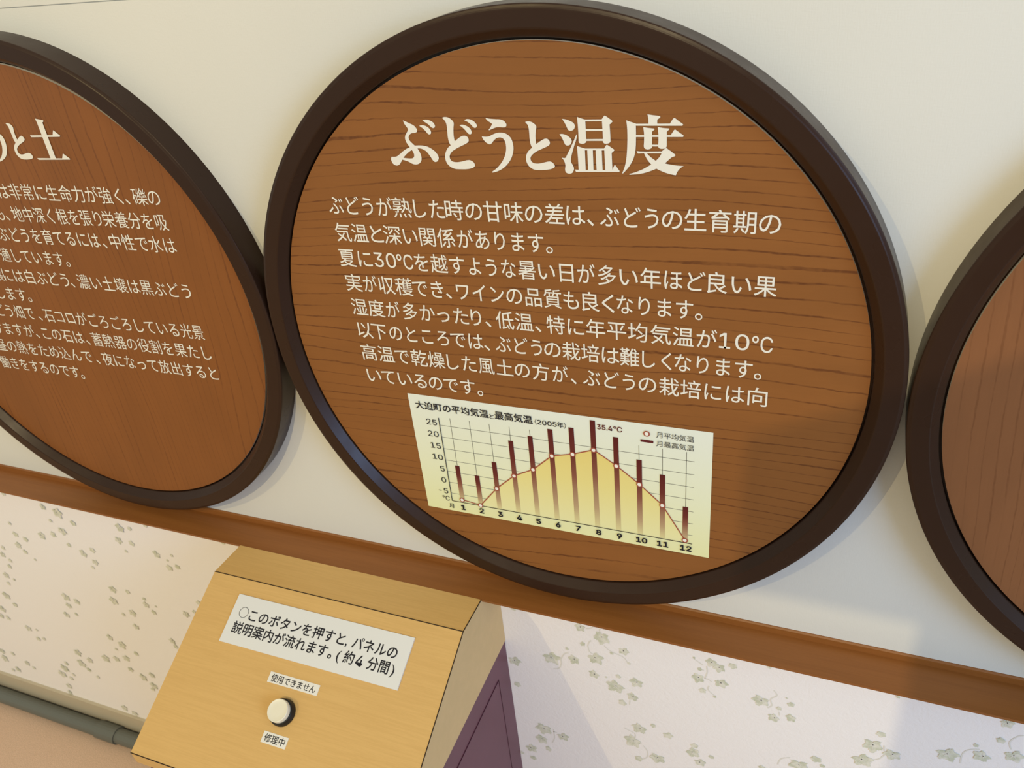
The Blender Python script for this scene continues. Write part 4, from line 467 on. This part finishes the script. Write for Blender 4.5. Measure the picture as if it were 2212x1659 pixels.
tag(b.build('wall_back_lower', [M['paper'], M['leaf'], M['stem']], fix=False), kind='structure')

b = MB()                                              # wooden ledge with a low upstand against the wall
nose = [(-0.0915, -1.1475), (-0.0905, -1.160)]
b.prism([(WY + 0.02, -1.117), (0.066, -1.1165), (0.061, -1.121), (0.0605, -1.1475)] + nose + [(WY + 0.02, -1.160)], -14, 9)
tag(b.build('trim_1', M['ledge']), kind='structure')
b = MB(); b.prism([(WY, -3.28), (0.055, -3.28), (0.052, -3.285), (0.052, -3.51), (WY, -3.51)], -14, 9)
tag(b.build('baseboard_back', M['base']), kind='structure')
b = MB(); b.box(-14, 9, -14, 0.5, -3.7, -3.51)
tag(b.build('floor', M['carpet']), kind='structure')
b = MB()                                              # unseen blocker added behind the viewer, outlined to cast the viewer's shadow
xe, ze = 6.0, 7.16
out = [(0.56, 4.1675), (0.56, 4.006), (0.789, 4.006), (0.789, -3.51), (xe, -3.51), (xe, ze)]
n_ = len(out)
b.add([(x, -6.12, z) for x, z in out] + [(x, -6.0, z) for x, z in out], [tuple(range(n_)), tuple(range(n_, 2 * n_))[::-1]] + [(k, (k + 1) % n_, n_ + (k + 1) % n_, n_ + k) for k in range(n_)])
tag(b.build('shadow_blocker', M['plaster']), kind='structure')

# ---------------------------------------------------------------- round display panels
ring = [(1.0965, 0.0700), (1.0970, -0.0235), (1.0962, -0.0262), (1.0940, -0.0282), (1.0885, -0.0302), (1.0868, -0.0310), (1.0850, -0.0318),
        (1.0820, -0.0322), (1.0380, -0.0338), (1.0350, -0.0334), (1.0325, -0.0318), (1.0105, -0.0040), (1.0088, -0.0015), (1.0080, 0.0015), (1.0080, 0.0240), (0.93, 0.0240), (0.93, 0.0700)]
rb = MB((0, 0, 0))
for i in range(len(ring) - 1): rb.lathe(ring[i:i + 2], n=288)      # every step of the profile keeps its own crisp edge
frame_me = rb.mesh('frame', [M['frame']])
bm_ = bmesh.new(); bm_.from_mesh(frame_me); 
for fc in bm_.faces: pass
bm_.to_mesh(frame_me); bm_.free()
def board_mesh(m):
    q = MB((0, 0, 0))
    q.lathe([(1.0, 0.0), (1.0, 0.012)], n=288, mi=1, smooth=False)
    vs = [(math.cos(2 * math.pi * k / 288), 0.0, math.sin(2 * math.pi * k / 288)) for k in range(288)]
    q.add(vs, [tuple(range(288))], 0)
    q.add([(x, 0.012, z) for x, y, z in vs], [tuple(range(288))[::-1]], 1)
    return q.mesh('board', [m, M['board_edge']])
def panel(x, m, label):
    r = empty('round_panel', (x, WY, 0), label, 'sign', 'round wooden panels along the wall')
    off = (0, -WY * S, 0)
    f = link('frame', frame_me, r); f.location = off
    g = link('board', board_mesh(m), r); g.location = off
    return r, f, g
XL, XR = -2.2, 2.2055
main, f_, g_ = panel(0.0, M['board_main'], 'round dark-framed wooden panel with a white heading, eight text lines and a temperature chart')
f_['label'] = 'thick dark brown ring frame'; g_['label'] = 'reddish wood-grain board'
left, f_, g_ = panel(XL, M['board_left'], 'round dark-framed wooden panel with white text and no chart, cut by the left edge')
right, f_, g_ = panel(XR, M['board_right'], 'round dark-framed wooden panel without visible text, cut by the right edge')
def on_panel(px, y): return lambda x, z: (x, y, z)
mo = (0, WY, 0); lo = (XL, WY, 0)
# --- main panel: heading, text
b = MB(mo)
for g in D['TITLE_MAIN']: fill_loops(b, g, lambda x, z: (x, -0.0012, z))
b.build('heading_lettering', M['letter_white'], main, 'large white brush-serif heading', fix=False)
ts = 0.0725
for zc, segs in D['MAIN']:
    b = MB(mo)
    for s_, x0, x1 in segs: put_text(b, s_, x0, x1, zc, ts, lambda x, z: (x, -0.0012, z), 0.004)
    b.build('text_line', M['letter_white'], main, 'line of white text', fix=False)
# --- left panel
b = MB(lo)
for g in D['TITLE_LEFT']: fill_loops(b, g, lambda x, z: (x, -0.0012, z))
b.build('heading_lettering', M['letter_white'], left, 'large white brush-serif heading', fix=False)
for zc, segs in D['LEFT']:
    b = MB(lo)
    for s_, x0, x1 in segs: put_text(b, s_, x0, x1, zc, ts, lambda x, z: (x, -0.0012, z), 0.0)
    b.build('text_line', M['letter_white'], left, 'line of white text', fix=False)
# --- chart on the main panel
CH = D['CH']
def lay(k): return lambda x, z: (x, -0.0010 - 0.0005 * k, z)
b = MB(mo); b.poly([(-0.5733, -0.2225), (0.5580, -0.2185), (0.5595, -0.7686), (-0.5731, -0.7680)], lay(0))
chart = b.build('chart', M['card'], main, 'pale yellow-green printed temperature chart', fix=False)
def bar_line(mb, p, q, wd, fn, mi=0):
    p = np.array(p); q = np.array(q); d = (q - p) / np.linalg.norm(q - p); n_ = np.array([-d[1], d[0]]) * wd / 2
    mb.poly([tuple(p + n_), tuple(p - n_), tuple(q - n_), tuple(q + n_)], fn, mi)
ax, az = -0.4566, -0.7138
bx_ = [-0.4100, -0.3303, -0.2502, -0.1708, -0.0918, -0.0126, 0.0675, 0.1471, 0.2280, 0.3095, 0.3910, 0.4727]
b = MB(mo)
for i in range(7): bar_line(b, (ax, -0.3490 - 0.05453 * i), (0.5000, -0.3473 - 0.05475 * i), 0.0022, lay(1))
for x in bx_: 
    if x < -0.05 or x > 0.25: bar_line(b, (x, -0.3110), (x, az), 0.0022, lay(1))
b.build('grid_lines', M['ink_grey'], chart, fix=False)
b = MB(mo); bar_line(b, (ax, -0.3140), (ax, az), 0.0030, lay(6)); bar_line(b, (ax, az), (0.4990, az), 0.0030, lay(6))
b.build('axis_lines', M['ink'], chart, fix=False)
cv = CH['curve']
b = MB(mo); b.poly([(cv[i][0], cv[i][1]) for i in range(1, 12)] + [(cv[11][0], az), (cv[1][0], az)], lay(2))
b.build('shaded_area', M['area'], chart, 'yellow area under the curve', fix=False)
for i, (x, z) in enumerate(CH['bars']):
    b = MB(mo); hw = 0.0094; xx = bx_[i]
    b.poly([(xx - hw, z), (xx + hw, z), (xx + hw, az + 0.002), (xx - hw, az + 0.002)], lay(3))
    b.build('temperature_bar', M['bar'], chart, fix=False)
b = MB(mo)
for i in range(11): bar_line(b, cv[i], cv[i + 1], 0.0042, lay(4))
b.build('temperature_curve', M['curve'], chart, fix=False)
def marker(x, z, r=0.0112):
    q = MB(mo); n_ = 28
    c = [(math.cos(2 * math.pi * k / n_), math.sin(2 * math.pi * k / n_)) for k in range(n_)]
    q.poly([(x + r * a, z + r * e) for a, e in c], lay(7), 0); q.poly([(x + r * .62 * a, z + r * .62 * e) for a, e in c], lay(8), 1)
    return q
for x, z in cv: marker(x, z).build('data_marker', [M['curve'], M['marker']], chart, fix=False)
b = marker(D['LEG']['c'][0], D['LEG']['c'][1], 0.0114)
b.poly([(0.3155, -0.2832), (0.3598, -0.2832), (0.3598, -0.2936), (0.3155, -0.2936)], lay(3), 2)
b.build('legend_key', [M['curve'], M['marker'], M['ink_red']], chart, fix=False)
sizes = [0.0375, 0.024, 0.0375, 0.0265, 0.030, 0.0262, 0.0262]
bold = (0.014, 0.004, 0.014, 0.006, 0.010, 0.0, 0.0)
b = MB(mo)
for k in range(3): put_text(b, *D['CT'][k], sizes[k], lay(5), bold[k])
for s_, x0, x1 in (('〈', -0.0676, -0.0605), ('2005', -0.0577, 0.0151), ('年', 0.0168, 0.0405), ('〉', 0.0430, 0.0496)): put_text(b, s_, x0, x1, -0.2708, 0.0265, lay(5), 0.008)
b.build('chart_title', M['ink'], chart, fix=False)
b = MB(mo); x0, x1, zc = D['CT'][4][1:]
put_text(b, '35.4', x0, x0 + (x1 - x0) * 0.62, zc - 0.0005, 0.0275, lay(5), 0.012); put_text(b, '℃', x0 + (x1 - x0) * 0.66, x1, zc, 0.030, lay(5), 0.010)
b.build('peak_value', M['ink_red'], chart, fix=False)
for k in (5, 6):
    b = MB(mo); put_text(b, *D['CT'][k], sizes[k], lay(5)); b.build('legend_text', M['ink'], chart, fix=False)
for t_, (x, z) in zip(('1', '2', '3', '4', '5', '6', '7', '8', '9', '10', '11', '12'), CH['xl']):
    b = MB(mo); put_centred(b, t_, x, -0.7382, 0.0262, lay(9), 0.028, 1.12); b.build('month_number', M['ink'], chart, fix=False)
for t_, (x, z) in zip(('25', '20', '15', '10', '5', '0', '-5'), CH['yl']):
    b = MB(mo); put_centred(b, t_, x + 0.0005, z, 0.0258, lay(5), 0.0, 1.15, True); b.build('degree_number', M['ink'], chart, fix=False)
b = MB(mo); put_centred(b, '℃', -0.4825, -0.7060, 0.0230, lay(5), 0.0, 0.95); b.build('unit_sign', M['ink'], chart, fix=False)
b = MB(mo); put_centred(b, '月', -0.4640, -0.7415, 0.0225, lay(5), 0.005); b.build('unit_sign', M['ink'], chart, fix=False)

# ---------------------------------------------------------------- audio guide console under the ledge
kx0, kx1 = -1.578, -0.345
FT = (-0.2754, -1.1415)                                # front top edge (y, z)
dy, dz = -0.8877, -0.4604                              # down the slope
nrm = (0.0, dz, -dy)                                   # out of the slope
FL = (FT[0] + dy * 0.7775, FT[1] + dz * 0.7775)        # front lower edge
console = empty('guide_console', ((kx0 + kx1) / 2, -0.30, -3.51), 'light wood console with a sloping front on a plum pedestal below the ledge', 'console')
co = ((kx0 + kx1) / 2, -0.30, -3.51)
b = MB(co)
b.prism([(WY - 0.001, -1.164), (-0.088, -1.164), (-0.0925, -1.1475), FT, FL, (FL[0] + 0.004, -1.566), (WY - 0.001, -1.566)], kx0, kx1, 0, [0, 0, 0, 0, 0, 0, 0, 1, 1])
rr = 0.0021
for q0, q1 in (((kx0, FT[0], FT[1]), (kx1, FT[0], FT[1])), ((kx1, -0.0925, -1.1475), (kx1, FT[0], FT[1])), ((kx1, FT[0], FT[1]), (kx1, FL[0], FL[1])), ((kx0, FL[0], FL[1]), (kx1, FL[0], FL[1]))):
    b.tube(q0, q1, rr, 2, 6)
b.build('hood', [M['console'], M['console_side_shading'], M['seam']], console, 'light beech hood')
b = MB(co); b.prism([(WY - 0.001, -1.566), (-0.935, -1.566), (-0.935, -3.50), (WY - 0.001, -3.50)], kx0 + 0.025, kx1 - 0.004)
ped = b.build('pedestal', M['purple'], console, 'plum laminate pedestal')
b = MB(co)
b.box(kx0 + 0.022, kx1 - 0.002, -0.938, WY - 0.001, -1.570, -1.5655); b.build('edge_strip', M['grey_trim'], ped)
b = MB(co)
xs = kx1 - 0.004
b.box(xs - 0.001, xs + 0.0012, -0.90, -0.0445, -3.40, -1.7075); 
for (y0, z0), (y1, z1) in (((-0.90, -1.7075), (-0.0445, -1.7075)), ((-0.0445, -1.7075), (-0.0445, -3.40)), ((-0.90, -1.7075), (-0.90, -3.40))):
    b.tube((xs + 0.0004, y0, z0), (xs + 0.0004, y1, z1), 0.0028, 1, 6)
b.build('access_door', [M['purple'], M['purple_line']], ped)
def slope(h): return lambda x, s_: (x, FT[0] + dy * s_ + nrm[1] * h, FT[1] + dz * s_ + nrm[2] * h)
def up(fn): return lambda x, z: fn(x, -z)              # text grows upwards, s grows down the slope
def slab(x0, x1, s0, s1, h0, h1, name, m, label, parent):
    q = MB(co); A = slope(h0); B = slope(h1)
    lo_ = [A(x0, s0), A(x1, s0), A(x1, s1), A(x0, s1)]; hi_ = [B(x0, s0), B(x1, s0), B(x1, s1), B(x0, s1)]
    q.add(lo_ + hi_, [(3, 2, 1, 0), (4, 5, 6, 7), (0, 1, 5, 4), (1, 2, 6, 5), (2, 3, 7, 6), (3, 0, 4, 7)])
    return q.build(name, m, parent, label)
sg = slab(-1.3990, -0.5333, 0.0692, 0.2771, 0.0, 0.007, 'instruction_plate', M['sign'], 'white plate with two lines of black text', console)
b = MB(co); fn = up(slope(0.0076))
n_ = 48; cx_, cz_, r1, r2 = -1.3382, -0.1405, 0.0232, 0.0212
ring_o = [(cx_ + r1 * math.cos(2 * math.pi * k / n_), cz_ + r1 * math.sin(2 * math.pi * k / n_)) for k in range(n_)]
ring_i = [(cx_ + r2 * math.cos(2 * math.pi * k / n_), cz_ + r2 * math.sin(2 * math.pi * k / n_)) for k in range(n_)]
b.add([fn(*q) for q in ring_o] + [fn(*q) for q in ring_i], [(k, (k + 1) % n_, n_ + (k + 1) % n_, n_ + k) for k in range(n_)])
l1, l2, sz = -0.1440, -0.2060, 0.0545
for t_, x0, x1 in (('このボタンを押すと', -1.3060, -0.8270), (',', -0.8200, -0.8130), ('パネルの', -0.7900, -0.5830)): put_text(b, t_, x0, x1, l1, sz, fn, 0.014)
for t_, x0, x1, bo in (('説明案内が流れます', -1.3630, -0.8850, .014), ('。', -0.878, -0.861, .02), ('(', -0.838, -0.821, 0.0), ('約', -0.806, -0.758, .014), ('分間', -0.6960, -0.5970, .014), (')', -0.588, -0.571, 0.0)): put_text(b, t_, x0, x1, l2, sz, fn, bo)
put_text(b, '4', -0.748, -0.7150, l2 - 0.002, 0.058, fn, 0.008)
b.build('lettering', M['ink'], sg, fix=False)
for key, x0, x1, s0, s1, txt, tx0, tx1, sc_ in (('a', -1.1025, -0.8630, 0.3355, 0.3775, '使用できません', -1.0900, -0.8760, 0.0325), ('b', -1.0262, -0.9110, 0.5510, 0.5937, '修理中', -1.0160, -0.9205, 0.0330)):
    tp = slab(x0, x1, s0, s1, 0.0, 0.0016, 'label_strip', M['tape'], 'small white tape label above the button' if key == 'a' else 'small white tape label below the button', console)
    b = MB(co); put_text(b, txt, tx0, tx1, -(s0 + s1) / 2, sc_, up(slope(0.0022)), 0.006); b.build('lettering', M['ink'], tp, fix=False)
bc = slope(0.0)(-0.9775, 0.4705)
ey = nrm; ez = (0.0, dy, dz)
b = MB(co)
b.lathe([(0.0535, 0.0), (0.0535, 0.010), (0.0525, 0.0125), (0.0500, 0.027), (0.0485, 0.0285), (0.0460, 0.0285), (0.0455, 0.020)], bc, (1, 0, 0), ez, ey, 64, 0)
bt = b.build('push_button', M['collar'], console, 'round push button with a black collar')
b = MB(co)
b.lathe([(0.0448, 0.016), (0.0448, 0.0455), (0.0440, 0.0490), (0.0420, 0.0502), (0.0405, 0.0496), (0.0395, 0.0492), (0.0200, 0.0494), (0.0, 0.0495)], bc, (1, 0, 0), ez, ey, 64, 0)
b.build('button_cap', M['cap'], bt, 'ivory button cap')

# ---------------------------------------------------------------- grey conduit along the floor
b = MB((-6, 0.0, -3.51))
yc, zc, rc = -0.010, -3.455, 0.052
prof = [(yc + rc * math.cos(t), zc + rc * math.sin(t)) for t in [math.pi * 2 * k / 20 for k in range(20)]]
b.prism(prof, -13.5, 4.5)
cd = b.build('floor_conduit', M['conduit'])
cd.location = P(-6, 0, -3.51)
tag(cd, 'grey conduit pipe lying on the floor against the beige baseboard', 'pipe')
b = MB((-6, 0.0, -3.51))
b.prism([(yc + (rc + 0.009) * math.cos(t), zc + (rc + 0.009) * math.sin(t)) for t in [math.pi * 2 * k / 20 for k in range(20)]], -3.62, -3.44)
b.build('joint_sleeve', M['conduit'], cd)
bpy.data.objects.remove(_fo)
